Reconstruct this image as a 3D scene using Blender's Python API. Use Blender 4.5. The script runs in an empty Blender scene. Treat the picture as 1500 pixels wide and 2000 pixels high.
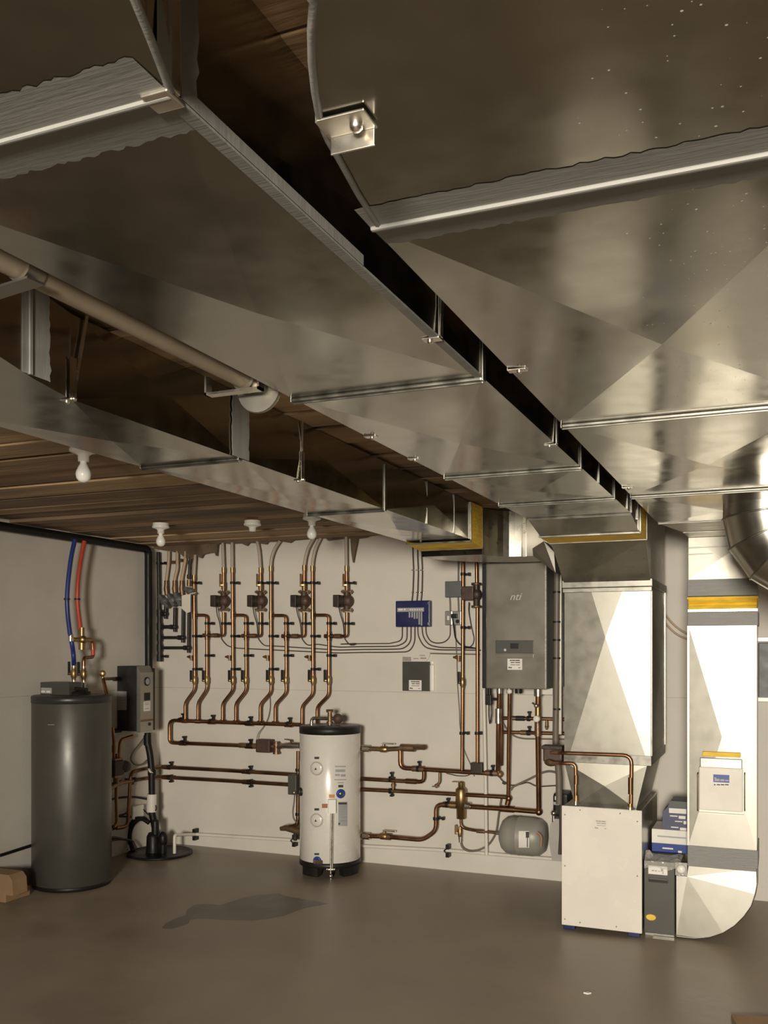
import bpy, bmesh, math, random
from mathutils import Vector, Matrix
random.seed(7)
SC = bpy.context.scene
COL = SC.collection
V = Vector

# ------------------------------------------------------------------ camera
FPX, CX, VH, CAMH = 1828.0, 750.0, 1263.0, 1.6
YAW = math.atan(768.0 / FPX)
FW = V((-math.sin(YAW), math.cos(YAW), 0)); RT = V((math.cos(YAW), math.sin(YAW), 0))
cd = bpy.data.cameras.new('camera'); cam = bpy.data.objects.new('camera', cd); COL.objects.link(cam)
cam.location = (0, 0, CAMH); cam.rotation_euler = (math.pi / 2, 0, YAW)
cd.sensor_fit = 'AUTO'; cd.sensor_width = 36.0; cd.lens = FPX / 2000 * 36.0
cd.shift_y = (VH - 1000) / 2000.0; cd.clip_start = 0.05
SC.camera = cam

# ------------------------------------------------------------------ world, lamps, exposure
SC.view_settings.view_transform = 'Standard'; SC.view_settings.look = 'None'
SC.view_settings.gamma = 1.0; SC.view_settings.use_curve_mapping = False
SC.view_settings.exposure = 0.0
w = bpy.data.worlds.new('world'); SC.world = w; w.use_nodes = True
w.node_tree.nodes['Background'].inputs[0].default_value = (0.9, 0.85, 0.75, 1)
w.node_tree.nodes['Background'].inputs[1].default_value = 0.12
def lamp(name, typ, loc, energy, color, rot=(0, 0, 0), size=0.2, size_y=None):
    l = bpy.data.lights.new(name, typ); l.energy = energy; l.color = color
    if typ == 'AREA':
        l.size = size
        if size_y: l.shape = 'RECTANGLE'; l.size_y = size_y
    else: l.shadow_soft_size = size
    o = bpy.data.objects.new(name, l); o.location = loc; o.rotation_euler = rot; COL.objects.link(o); return o
WARM = (1.0, 0.92, 0.79)
def aim(loc, to): return (V(to) - V(loc)).to_track_quat('-Z', 'Y').to_euler()
LP = (0.42, -3.6, 1.80)                                                           # key spot added behind the camera, standing in for its flash
k = lamp('added_key_light', 'SPOT', LP, 2700, WARM, aim(LP, (-1.1, 6.0, 1.10)), 0.45); k.data.spot_size = math.radians(62); k.data.spot_blend = .8
lamp('added_right_fill', 'POINT', (1.35, 2.6, 2.2), 14, WARM, size=0.12)  # fill light added on the right, no such lamp in the room
lamp('added_duct_gap_fill', 'POINT', (-0.44, -0.95, 2.33), 24, WARM, size=0.03)  # added fill to brighten the gap between the ducts

# ------------------------------------------------------------------ placing helpers
def ray(u, v): return FW * FPX + RT * (u - CX) + V((0, 0, VH - v))
CAM = V((0, 0, CAMH))
def onY(u, v, y): d = ray(u, v); return CAM + d * (y / d.y)
def onX(u, v, x): d = ray(u, v); return CAM + d * (x / d.x)
def onZ(u, v, z): d = ray(u, v); return CAM + d * ((z - CAMH) / d.z)
YW, XL, ZC = 6.35, -4.66, 2.42
CROP = dict(z1=(0, 1000, .26667), z2=(0, 1350, .26667), z3=(280, 1040, .29333), z4=(280, 1360, .32), z5=(660, 1040, .30667),
            z6=(660, 1360, .30667), z7=(1040, 1400, .30667), z8=(1040, 940, .30667), y1=(200, 1400, .15), y2=(300, 1050, .125),
            y3=(780, 980, .22667), y4=(1280, 900, .16), y5=(480, 1380, .16), y6=(940, 1330, .185), y7=(0, 460, .37333), px=(0, 0, 1))
def cr(c, x, y): a, b, s = CROP[c]; return a + x * s, b + y * s
def wp(c, x, y, off=.09): u, v = cr(c, x, y); return onY(u, v, YW - off)      # a point in front of the back wall
def lp(c, x, y, off=.09): u, v = cr(c, x, y); return onX(u, v, XL + off)      # a point in front of the left wall
def yp(c, x, y, Y): u, v = cr(c, x, y); return onY(u, v, Y)

# ------------------------------------------------------------------ mesh builder
class MB:
    def __init__(s): s.v = []; s.f = []; s.sm = []; s.mi = []; s.cur = 0
    def add(s, vs, fs, smooth=False):
        n = len(s.v); s.v += [V(p) for p in vs]
        for f in fs: s.f.append([n + i for i in f]); s.sm.append(smooth); s.mi.append(s.cur)
        return s
    def box(s, lo, hi, bev=0):
        lo, hi = V(lo), V(hi)
        lo, hi = V([min(a, b) for a, b in zip(lo, hi)]), V([max(a, b) for a, b in zip(lo, hi)])
        return s.obox((lo + hi) / 2, (hi - lo) / 2, None, bev)
    def obox(s, c, h, M=None, bev=0):
        bm = bmesh.new(); bmesh.ops.create_cube(bm, size=2)
        for q in bm.verts: q.co = V((q.co.x * h[0], q.co.y * h[1], q.co.z * h[2]))
        if bev: bmesh.ops.bevel(bm, geom=bm.edges[:], offset=min(bev, min(h) * .9), segments=2, affect='EDGES', profile=.6)
        M3 = M or Matrix.Identity(3)
        for i, q in enumerate(bm.verts): q.index = i
        s.add([M3 @ q.co + V(c) for q in bm.verts], [[q.index for q in f.verts] for f in bm.faces], False); bm.free(); return s
    def bar(s, a, b, wd, th, up=(0, 0, 1), bev=0):                                # box between two points
        a, b = V(a), V(b); d = (b - a); L = d.length; d = d / L; up = V(up)
        if abs(d.dot(up)) > .95: up = V((0, 1, 0))
        x = up.cross(d).normalized(); z = d.cross(x)
        return s.obox((a + b) / 2, (wd / 2, L / 2, th / 2), Matrix((x, d, z)).transposed(), bev)
    def tube(s, pts, r, bend=0.0, seg=10, caps=True, n=4, radii=None):
        pts = [V(p) for p in pts]
        P = [pts[0]]; R = [radii[0] if radii else r]
        for i in range(1, len(pts) - 1):
            a, b, c = pts[i - 1], pts[i], pts[i + 1]; d1 = a - b; d2 = c - b
            if bend <= 0 or d1.length < 1e-6 or d2.length < 1e-6: P.append(b); R.append(radii[i] if radii else r); continue
            k = min(bend, d1.length * .48, d2.length * .48); p0 = b + d1.normalized() * k; p2 = b + d2.normalized() * k
            for j in range(n + 1):
                t = j / n; P.append(p0 * (1 - t) ** 2 + b * 2 * t * (1 - t) + p2 * t * t); R.append(radii[i] if radii else r)
        P.append(pts[-1]); R.append(radii[-1] if radii else r)
        Q = [P[0]]; RR = [R[0]]
        for p, q in zip(P[1:], R[1:]):
            if (p - Q[-1]).length > 1e-6: Q.append(p); RR.append(q)
        P, R = Q, RR
        T = []
        for i in range(len(P)):
            t = (P[min(i + 1, len(P) - 1)] - P[max(i - 1, 0)])
            if 0 < i < len(P) - 1: t = (P[i + 1] - P[i]).normalized() + (P[i] - P[i - 1]).normalized()
            if t.length < 1e-9: t = P[min(i + 1, len(P) - 1)] - P[i]
            T.append(t.normalized())
        u = T[0].orthogonal().normalized(); vs = []
        for i, p in enumerate(P):
            u = (u - T[i] * u.dot(T[i])).normalized(); w_ = T[i].cross(u)
            for k in range(seg):
                a = 2 * math.pi * k / seg; vs.append(p + (u * math.cos(a) + w_ * math.sin(a)) * R[i])
        fs = []
        for i in range(len(P) - 1):
            for k in range(seg): fs.append([i * seg + k, i * seg + (k + 1) % seg, (i + 1) * seg + (k + 1) % seg, (i + 1) * seg + k])
        s.add(vs, fs, True)
        if caps:
            s.add(vs[:seg], [list(range(seg))[::-1]]); s.add(vs[-seg:], [list(range(seg))])
        return s
    def cyl(s, a, b, r, r2=None, seg=16): return s.tube([a, b], r, seg=seg, radii=[r, r if r2 is None else r2])
    def lathe(s, prof, o, axis=(0, 0, 1), seg=24, smooth=True):                     # prof: (radius, height) pairs
        ax = V(axis).normalized(); u = ax.orthogonal().normalized(); w_ = ax.cross(u); o = V(o); vs = []
        for r, h in prof:
            for k in range(seg):
                a = 2 * math.pi * k / seg; vs.append(o + ax * h + (u * math.cos(a) + w_ * math.sin(a)) * max(r, 1e-5))
        fs = []
        for i in range(len(prof) - 1):
            for k in range(seg): fs.append([i * seg + k, i * seg + (k + 1) % seg, (i + 1) * seg + (k + 1) % seg, (i + 1) * seg + k])
        s.add(vs, fs, smooth)
        s.add(vs[:seg], [list(range(seg))[::-1]]); s.add(vs[-seg:], [list(range(seg))]); return s
    def prism(s, poly, d):
        d = V(d); poly = [V(p) for p in poly]; n = len(poly); vs = poly + [p + d for p in poly]
        return s.add(vs, [list(range(n))[::-1], list(range(n, 2 * n))] + [[i, (i + 1) % n, n + (i + 1) % n, n + i] for i in range(n)])
    def quad(s, *p): return s.add(p, [list(range(len(p)))])
    def cross(s, a, b, c, d, push):                                                # cross-broken sheet panel
        m = (V(a) + V(b) + V(c) + V(d)) / 4 + V(push)
        return s.add([a, b, c, d, m], [[0, 1, 4], [1, 2, 4], [2, 3, 4], [3, 0, 4]])
    def sphere(s, c, r, seg=14, sc=(1, 1, 1)):
        c = V(c); n = max(6, seg // 2); vs = []
        prof = [(math.sin(math.pi * i / n), -math.cos(math.pi * i / n)) for i in range(n + 1)]
        m = MB(); m.lathe(prof, (0, 0, 0), seg=seg); s.add([c + V((p.x * r * sc[0], p.y * r * sc[1], p.z * r * sc[2])) for p in m.v], m.f, True); return s
    def obj(s, name, mat, root=None, parent=None):
        base = root.location.copy() if root else V((0, 0, 0))
        me = bpy.data.meshes.new(name); me.from_pydata([tuple(p - base) for p in s.v], [], s.f)
        for p, q, k in zip(me.polygons, s.sm, s.mi): p.use_smooth = q; p.material_index = k
        bm = bmesh.new(); bm.from_mesh(me); bmesh.ops.recalc_face_normals(bm, faces=bm.faces); bm.to_mesh(me); bm.free()
        for m in (mat if isinstance(mat, (list, tuple)) else [mat]): me.materials.append(m)
        o = bpy.data.objects.new(name, me); COL.objects.link(o)
        if parent or root: o.parent = parent or root
        return o

def tag(o, label=None, cat=None, group=None, kind=None):
    if label: o['label'] = label
    if cat: o['category'] = cat
    if group: o['group'] = group
    if kind: o['kind'] = kind
    return o
def thing(name, label, cat, loc=(0, 0, 0), group=None):
    o = bpy.data.objects.new(name, None); o.empty_display_size = .05; o.location = loc; COL.objects.link(o)
    return tag(o, label, cat, group)
def struct(name, mb, mat): return tag(mb.obj(name, mat), kind='structure')

# ------------------------------------------------------------------ materials
def mat(name, col, rough=.5, metal=0.0, var=.06, scale=8.0, bump=0.0, bscale=40.0, rvar=.08, spec=.5, coat=0.0, stretch=None):
    m = bpy.data.materials.new(name); m.use_nodes = True; nt = m.node_tree; N, L = nt.nodes, nt.links
    b = N['Principled BSDF']; b.inputs['Metallic'].default_value = metal; b.inputs['Specular IOR Level'].default_value = spec
    if coat: b.inputs['Coat Weight'].default_value = coat; b.inputs['Coat Roughness'].default_value = .1
    tc = N.new('ShaderNodeNewGeometry'); src = tc.outputs['Position']
    if stretch:
        mp = N.new('ShaderNodeMapping'); mp.inputs['Scale'].default_value = stretch; L.new(src, mp.inputs['Vector']); src = mp.outputs[0]
    n = N.new('ShaderNodeTexNoise'); n.inputs['Scale'].default_value = scale; n.inputs['Detail'].default_value = 5; L.new(src, n.inputs['Vector'])
    r = N.new('ShaderNodeMapRange'); r.inputs[1].default_value = .3; r.inputs[2].default_value = .7
    r.inputs[3].default_value = 1 - var; r.inputs[4].default_value = 1 + var; L.new(n.outputs['Fac'], r.inputs[0])
    mx = N.new('ShaderNodeVectorMath'); mx.operation = 'SCALE'; mx.inputs[0].default_value = col[:3]; L.new(r.outputs[0], mx.inputs['Scale'])
    L.new(mx.outputs[0], b.inputs['Base Color'])
    rr = N.new('ShaderNodeMapRange'); rr.inputs[1].default_value = .3; rr.inputs[2].default_value = .7
    rr.inputs[3].default_value = max(.02, rough - rvar); rr.inputs[4].default_value = min(1, rough + rvar); L.new(n.outputs['Fac'], rr.inputs[0]); L.new(rr.outputs[0], b.inputs['Roughness'])
    if bump:
        n2 = N.new('ShaderNodeTexNoise'); n2.inputs['Scale'].default_value = bscale; n2.inputs['Detail'].default_value = 4; L.new(src, n2.inputs['Vector'])
        bp = N.new('ShaderNodeBump'); bp.inputs['Strength'].default_value = bump; bp.inputs['Distance'].default_value = .02
        L.new(n2.outputs['Fac'], bp.inputs['Height']); L.new(bp.outputs[0], b.inputs['Normal'])
    return m

def galv(name, col=(.41, .39, .335), rough=.165, warp=.12, specks=False):
    """Galvanised sheet: spangled zinc, faintly oil-canned so that reflections wander."""
    m = mat(name, col, rough, 1.0, .05, 14, rvar=.04); nt = m.node_tree; N, L = nt.nodes, nt.links; b = N['Principled BSDF']
    g = N.new('ShaderNodeNewGeometry'); n2 = N.new('ShaderNodeTexNoise'); n2.inputs['Scale'].default_value = 2.2; n2.inputs['Detail'].default_value = 1.5
    L.new(g.outputs['Position'], n2.inputs['Vector'])
    bp = N.new('ShaderNodeBump'); bp.inputs['Strength'].default_value = warp; bp.inputs['Distance'].default_value = .06; L.new(n2.outputs['Fac'], bp.inputs['Height'])
    v = N.new('ShaderNodeTexVoronoi'); v.inputs['Scale'].default_value = 110; L.new(g.outputs['Position'], v.inputs['Vector'])
    bp2 = N.new('ShaderNodeBump'); bp2.inputs['Strength'].default_value = .05; bp2.inputs['Distance'].default_value = .002
    sx = N.new('ShaderNodeSeparateColor'); L.new(v.outputs['Color'], sx.inputs[0]); L.new(sx.outputs[0], bp2.inputs['Height'])
    L.new(bp.outputs[0], bp2.inputs['Normal']); L.new(bp2.outputs[0], b.inputs['Normal'])
    if specks:                                                                   # plaster dust spattered on the sheet
        vo = N.new('ShaderNodeTexVoronoi'); vo.inputs['Scale'].default_value = 105; L.new(g.outputs['Position'], vo.inputs['Vector'])
        sc_ = N.new('ShaderNodeSeparateColor'); L.new(vo.outputs['Color'], sc_.inputs[0])
        r1 = N.new('ShaderNodeMath'); r1.operation = 'MULTIPLY'; r1.inputs[1].default_value = .19; L.new(sc_.outputs[1], r1.inputs[0])
        lt = N.new('ShaderNodeMath'); lt.operation = 'LESS_THAN'; L.new(vo.outputs['Distance'], lt.inputs[0]); L.new(r1.outputs[0], lt.inputs[1])
        nz = N.new('ShaderNodeTexNoise'); nz.inputs['Scale'].default_value = 3.0; nz.inputs['Detail'].default_value = 2; L.new(g.outputs['Position'], nz.inputs['Vector'])
        sp = N.new('ShaderNodeSeparateXYZ'); L.new(g.outputs['Position'], sp.inputs[0])
        mr = N.new('ShaderNodeMapRange'); mr.inputs[1].default_value = -.28; mr.inputs[2].default_value = .0; L.new(sp.outputs[0], mr.inputs[0])
        pr = N.new('ShaderNodeMath'); pr.operation = 'MULTIPLY'; L.new(nz.outputs['Fac'], pr.inputs[0]); L.new(mr.outputs[0], pr.inputs[1])
        gt = N.new('ShaderNodeMath'); gt.operation = 'LESS_THAN'; L.new(sc_.outputs[0], gt.inputs[0])
        h = N.new('ShaderNodeMath'); h.operation = 'MULTIPLY'; h.inputs[1].default_value = 1.0; L.new(pr.outputs[0], h.inputs[0]); L.new(h.outputs[0], gt.inputs[1])
        f = N.new('ShaderNodeMath'); f.operation = 'MULTIPLY'; L.new(lt.outputs[0], f.inputs[0]); L.new(gt.outputs[0], f.inputs[1])
        d = N.new('ShaderNodeBsdfDiffuse'); d.inputs[0].default_value = (.8, .76, .66, 1)
        mx = N.new('ShaderNodeMixShader'); L.new(f.outputs[0], mx.inputs[0]); L.new(b.outputs[0], mx.inputs[1]); L.new(d.outputs[0], mx.inputs[2])
        L.new(mx.outputs[0], N['Material Output'].inputs['Surface'])
    return m

def wall_mat():
    m = mat('white_block_form_wall', (.66, .62, .55), .75, 0, .05, 3, bump=.035, bscale=45); nt = m.node_tree; N, L = nt.nodes, nt.links; b = N['Principled BSDF']
    g = N.new('ShaderNodeNewGeometry'); s = N.new('ShaderNodeSeparateXYZ'); L.new(g.outputs['Position'], s.inputs[0])
    def line(out, period, off, wdt):
        a = N.new('ShaderNodeMath'); a.operation = 'ADD'; a.inputs[1].default_value = off; L.new(out, a.inputs[0])
        p = N.new('ShaderNodeMath'); p.operation = 'PINGPONG'; p.inputs[1].default_value = period / 2; L.new(a.outputs[0], p.inputs[0])
        l = N.new('ShaderNodeMath'); l.operation = 'LESS_THAN'; l.inputs[1].default_value = wdt; L.new(p.outputs[0], l.inputs[0]); return l.outputs[0]
    h = line(s.outputs[2], 1.268, 0, .0018)
    k = N.new('ShaderNodeMath'); k.operation = 'MULTIPLY'; k.inputs[1].default_value = .30; L.new(h, k.inputs[0])
    iv = N.new('ShaderNodeMath'); iv.operation = 'SUBTRACT'; iv.inputs[0].default_value = 1; L.new(k.outputs[0], iv.inputs[1])
    v = N.new('ShaderNodeVectorMath'); v.operation = 'SCALE'; old = b.inputs['Base Color'].links[0].from_socket
    L.new(old, v.inputs[0]); L.new(iv.outputs[0], v.inputs['Scale']); L.new(v.outputs[0], b.inputs['Base Color'])
    return m

M = {}
M['wall'] = wall_mat()
M['floor'] = mat('brown_grey_concrete', (.29, .24, .18), .40, 0, .24, 1.3, bump=.05, bscale=18, rvar=.10, spec=.45)
M['damp'] = mat('damp_concrete', (.125, .103, .078), .36, 0, .12, 5, bump=.04, bscale=18)
M['wood'] = mat('rough_joist_timber', (.31, .205, .115), .8, 0, .5, 2.2, bump=.3, bscale=14, stretch=(.4, 3.2, 3.2))
M['wood2'] = mat('pale_rough_timber', (.42, .29, .165), .8, 0, .5, 2.2, bump=.3, bscale=14, stretch=(.4, 3.2, 3.2))
M['wood3'] = mat('stained_rough_timber', (.20, .135, .08), .8, 0, .6, 2.2, bump=.3, bscale=14, stretch=(.4, 3.2, 3.2))
M['deck'] = mat('dark_subfloor_boards', (.13, .075, .04), .85, 0, .4, 3, bump=.2, bscale=20, stretch=(1, 5, 1))
M['batt'] = mat('brown_torn_facing', (.15, .105, .065), .85, 0, .3, 5, bump=.5, bscale=22)
M['galv'] = galv('galvanised_sheet')
M['galvdust'] = galv('galvanised_sheet_with_dust', specks=True)
M['galvbright'] = galv('satin_galvanised_sheet', (.43, .41, .355), .43, .05)
M['galvdark'] = galv('dull_galvanised_sheet', (.50, .475, .41), .30, .12)
M['galvplen'] = galv('matt_galvanised_sheet', (.33, .315, .27), .42, .05)
M['galvmid'] = galv('round_duct_sheet', (.58, .555, .485), .24, .06)
M['cleat'] = mat('folded_steel_cleat', (.27, .26, .225), .36, 1, .10, 20, stretch=(1, 1, 1))
M['strap'] = mat('bright_steel_strap', (.80, .76, .67), .30, 1, .08, 20)
M['mastic'] = mat('grey_brushed_sealant', (.23, .225, .205), .65, .1, .10, 7, bump=.05, bscale=30, stretch=(.6, 6, 1))
M['masticz'] = mat('grey_brushed_sealant_across', (.24, .235, .22), .62, .35, .16, 10, bump=.12, bscale=40, stretch=(.8, .8, 6))
M['yellow'] = mat('yellow_canvas', (.86, .56, .05), .6, 0, .18, 20, bump=.2, bscale=30, stretch=(.6, .6, 4))
M['copper'] = mat('aged_copper', (.33, .18, .098), .36, 1, .25, 7, rvar=.08)
M['copperd'] = mat('dark_aged_copper', (.24, .135, .075), .40, 1, .25, 7, rvar=.08)
M['brass'] = mat('dull_brass', (.42, .29, .14), .40, 1, .15, 12)
M['bronze'] = mat('dark_bronze_casting', (.26, .17, .10), .45, .8, .2, 14, bump=.1)
M['silver'] = mat('nickel_fitting', (.62, .58, .50), .32, 1, .1, 14)
M['iron'] = mat('black_iron', (.020, .018, .016), .5, .1, .2, 15, bump=.1)
M['black'] = mat('black_plastic', (.013, .012, .011), .45, 0, .15, 10, spec=.35)
M['abs'] = mat('black_drain_plastic', (.009, .0085, .008), .45, 0, .15, 10, spec=.3)
M['pump'] = mat('dark_painted_motor', (.045, .032, .025), .5, .2, .2, 16, bump=.1)
M['pumpred'] = mat('brown_painted_casting', (.075, .042, .03), .55, .1, .2, 16, bump=.1)
M['pex'] = mat('milky_tubing', (.42, .35, .28), .42, 0, .08, 10)
M['pexwarm'] = mat('tan_tubing', (.46, .33, .21), .42, 0, .08, 10)
M['pexblue'] = mat('blue_tubing', (.02, .035, .19), .38, 0, .1, 8)
M['pexred'] = mat('red_tubing', (.45, .06, .03), .38, 0, .1, 8)
M['pvc'] = mat('white_plastic_pipe', (.72, .68, .60), .4, 0, .05, 6)
M['beige'] = mat('beige_vent_pipe', (.33, .27, .20), .42, .25, .1, 8)
M['white'] = mat('white_enamel', (.78, .74, .66), .28, 0, .03, 5, coat=.3)
M['tankwhite'] = mat('white_tank_jacket', (.72, .69, .62), .25, 0, .03, 5, coat=.4)
M['porcelain'] = mat('white_porcelain', (.85, .82, .75), .25, 0, .03, 5)
M['bulb'] = mat('frosted_bulb', (.88, .86, .80), .3, 0, .02, 5)
M['paper'] = mat('white_label', (.80, .77, .70), .6, 0, .04, 30)
M['ink'] = mat('black_ink', (.05, .047, .043), .6, 0, .1, 30)
M['inkgrey'] = mat('grey_ink', (.33, .31, .27), .6, 0, .1, 30)
M['greytank'] = mat('charcoal_tank_jacket', (.085, .080, .068), .38, .3, .08, 5)
M['greyrim'] = mat('dark_tank_lid', (.028, .027, .025), .4, 0, .1, 5)
M['steel'] = mat('brushed_steel_front', (.42, .40, .36), .36, .75, .06, 20, stretch=(1, 1, 12))
M['boiler'] = mat('pewter_painted_front', (.215, .195, .16), .38, .35, .05, 6)
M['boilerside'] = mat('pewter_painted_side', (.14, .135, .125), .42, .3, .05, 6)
M['grey'] = mat('grey_box_paint', (.12, .125, .125), .5, .1, .06, 10)
M['charcoal'] = mat('charcoal_cabinet_paint', (.075, .072, .062), .45, .1, .06, 8)
M['folder'] = mat('charcoal_plastic_folder', (.052, .052, .043), .5, 0, .06, 8)
M['extank'] = mat('grey_painted_vessel', (.30, .285, .25), .42, .05, .05, 8)
M['jug'] = mat('smoky_plastic_jug', (.42, .39, .35), .38, 0, .08, 6)
M['blue'] = mat('navy_control_cover', (.014, .018, .085), .4, 0, .08, 8)
M['bluebox'] = mat('blue_carton_print', (.018, .05, .24), .5, 0, .06, 8)
M['navybox'] = mat('faded_navy_carton_print', (.07, .075, .13), .5, 0, .08, 8)
M['signblue'] = mat('blue_badge', (.02, .06, .27), .4, 0, .06, 8)
M['lead'] = mat('grey_badge_print', (.36, .36, .36), .5, 0, .06, 8)
M['orange'] = mat('orange_warning_label', (.52, .25, .07), .6, 0, .1, 20)
M['redlabel'] = mat('red_brown_warning_label', (.34, .13, .07), .6, 0, .1, 20)
M['sticker'] = mat('yellow_sticker', (.80, .55, .05), .45, 0, .06, 20)
M['card'] = mat('brown_cardboard', (.34, .22, .12), .8, 0, .1, 8)
M['cable'] = mat('dark_cable_sheath', (.055, .038, .028), .5, 0, .1, 10)
M['cablegrey'] = mat('grey_cable_sheath', (.16, .135, .105), .5, 0, .1, 10)
M['tape'] = mat('clear_tape_glint', (.7, .68, .62), .15, .2, .1, 10)
def clear_film():
    m = bpy.data.materials.new('clear_plastic_film'); m.use_nodes = True; nt = m.node_tree; N, L = nt.nodes, nt.links; b = N['Principled BSDF']
    b.inputs['Base Color'].default_value = (.75, .72, .66, 1); b.inputs['Roughness'].default_value = .16; b.inputs['Alpha'].default_value = .38
    n = N.new('ShaderNodeTexNoise'); n.inputs['Scale'].default_value = 30; bp = N.new('ShaderNodeBump'); bp.inputs['Strength'].default_value = .6; bp.inputs['Distance'].default_value = .02
    g = N.new('ShaderNodeNewGeometry'); L.new(g.outputs['Position'], n.inputs['Vector']); L.new(n.outputs['Fac'], bp.inputs['Height']); L.new(bp.outputs[0], b.inputs['Normal'])
    return m
M['film'] = clear_film()

# ================================================================== the setting
b = MB(); b.box((XL - .2, -4.8, -.15), (3.2, YW + .2, 0)); struct('floor', b, M['floor'])
b = MB(); b.box((XL - .2, YW, 0), (3.2, YW + .2, 2.9)); struct('wall_back', b, M['wall'])
b = MB(); b.box((XL - .2, -4.8, 0), (XL, YW, 2.9)); struct('wall_left', b, M['wall'])
b = MB(); b.box((3.0, -4.8, 0), (3.2, YW, 2.9)); struct('wall_right', b, M['wall'])
b = MB(); b.box((XL, -4.8, 0), (3.0, -4.6, 2.9)); struct('wall_front', b, M['wall'])
b = MB(); b.box((XL, -4.6, 2.66), (3.0, YW, 2.70)); struct('ceiling', b, M['deck'])
y = .2
while y < YW - .05:                                                               # rough boards close together under the floor above
    wd = random.choice((.14, .19, .24, .29, .29)) * random.uniform(.9, 1.1); zz = ZC + random.uniform(-.016, .014)
    b = MB(); b.box((XL + .002, y, zz), (2.998, min(y + wd, YW - .002), zz + .04), .003); struct('ceiling_board', b, M[random.choice(('wood', 'wood', 'wood2', 'wood3'))]); y += wd + random.choice((.006, .012, .03, .055))

# torn brown facing hanging where the ceiling meets the back wall
pts = [(262, 1060), (290, 1070), (315, 1074), (335, 1077), (352, 1082), (362, 1090), (376, 1092), (381, 1084), (392, 1090), (396, 1083), (408, 1080), (418, 1079), (422, 1086), (424, 1064),
       (432, 1060), (447, 1062), (470, 1061), (481, 1066), (486, 1060), (500, 1060), (519, 1063), (523, 1058), (548, 1057), (566, 1060), (574, 1055), (600, 1053), (636, 1051), (640, 1056), (655, 1054),
       (684, 1051), (686, 1080), (689, 1099), (693, 1078), (696, 1064), (698, 1052), (716, 1050), (722, 1047), (740, 1045)]
low = [onY(u, v, 6.27) for u, v in pts]
b = MB(); n = len(low)
vs = [p for p in low] + [V((p.x, p.y, 2.44)) for p in low] + [p + V((0, .02, .004)) for p in low] + [V((p.x, p.y + .02, 2.44)) for p in low]
fs = []
for i in range(n - 1):
    fs += [[i, i + 1, n + i + 1, n + i], [2 * n + i, 3 * n + i, 3 * n + i + 1, 2 * n + i + 1], [i, 2 * n + i, 2 * n + i + 1, i + 1]]
b.add(vs, fs)
tag(b.obj('insulation_facing', M['batt']), 'torn brown insulation facing hanging ragged along the top of the back wall', 'insulation')

# damp patch on the concrete
out = [(316, 1812), (325, 1803), (345, 1793), (362, 1788), (366, 1776), (378, 1768), (398, 1765), (430, 1768), (455, 1760), (480, 1752), (505, 1748), (545, 1745), (556, 1750), (590, 1756), (622, 1761), (640, 1765),
       (600, 1772), (575, 1780), (555, 1788), (520, 1795), (490, 1798), (450, 1797), (420, 1795), (385, 1794), (371, 1796), (367, 1804), (350, 1810), (335, 1814), (322, 1814)]
b = MB(); b.prism([onZ(u, v, .0005) for u, v in out], (0, 0, .0008)); tag(b.obj('damp_patch', M['damp']), 'dark damp patch on the concrete floor in front of the white tank', 'stain')
for (u, v, s, nm, lb) in ((1147, 1941, .016, 'paper_scrap', 'small white paper scrap lying on the floor in front of the white cabinet'),):
    p = onZ(u, v, 0); b = MB(); b.prism([p + V((-s, -s * .4, .001)), p + V((s * .3, -s * .8, .001)), p + V((s * 1.1, s * .2, .001)), p + V((0, s * .7, .001))], (0, .002, .006))
    tag(b.obj(nm, M['paper']), lb, 'scrap')

# ================================================================== ceiling light sockets with unlit bulbs
def bulb_fixture(u, v, label, bulb=True):
    p = onZ(u, v, ZC - .034); t = thing('lampholder', label, 'light fixture', p, 'bare bulb lampholders on the joists')
    b = MB(); b.lathe([(.052, .016), (.052, 0), (.056, -.006), (.054, -.014), (.034, -.020), (.022, -.028), (.021, -.052), (.0, -.052)], p, seg=24); b.obj('socket', M['porcelain'], t)
    if bulb:
        c = MB(); c.lathe([(.012, -.050), (.014, -.062), (.022, -.076), (.029, -.092), (.0305, -.104), (.027, -.119), (.018, -.130), (.006, -.1345), (0, -.135)], p, seg=20); c.obj('light_bulb', M['bulb'], t)
bulb_fixture(163, 876, 'white bare bulb lampholder nearest the camera, beside the left duct')
bulb_fixture(314, 1027, 'white bare bulb lampholder above the black gas manifold in the corner')
bulb_fixture(609, 1010, 'white bare bulb lampholder close to the galvanised duct near the back wall')
bulb_fixture(493, 1022, 'empty white socket between two bare bulb lampholders', False)

# ================================================================== sheet metal trunk ducts
ZD, ZT = 2.20, 2.408
def section(b, L0, R0, L1, R1, z0, z1, bulge=.012, top=ZT, side_bulge=.004):
    """One length of rectangular duct from y0 to y1; L/R are (x, y) of the left and right edges."""
    a, c, d, e = V((*L0, z0)), V((*R0, z0)), V((*R1, z1)), V((*L1, z1))
    b.cross(a, c, d, e, (0, 0, -bulge))
    b.cross(c, d, V((d.x, d.y, top)), V((c.x, c.y, top)), (side_bulge, 0, 0))
    b.cross(a, e, V((e.x, e.y, top)), V((a.x, a.y, top)), (-side_bulge, 0, 0))
    b.quad(V((a.x, a.y, top)), V((c.x, c.y, top)), V((d.x, d.y, top)), V((e.x, e.y, top)))
def cleat(b, xl, xr, y, z, wd=.026, th=.010, side=True):
    b.box((xl - .002, y - wd / 2, z - th), (xr + .002, y + wd / 2, z), .004)
    b.box((xl - .002, y - wd / 8, z - th - .004), (xr + .002, y + wd / 8, z - th + .001), .002)
    if side:
        b.box((xr, y - .012, z - th), (xr + .005, y + .012, ZT - .01), .002); b.box((xl - .005, y - .012, z - th), (xl, y + .012, ZT - .01), .002)
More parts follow.
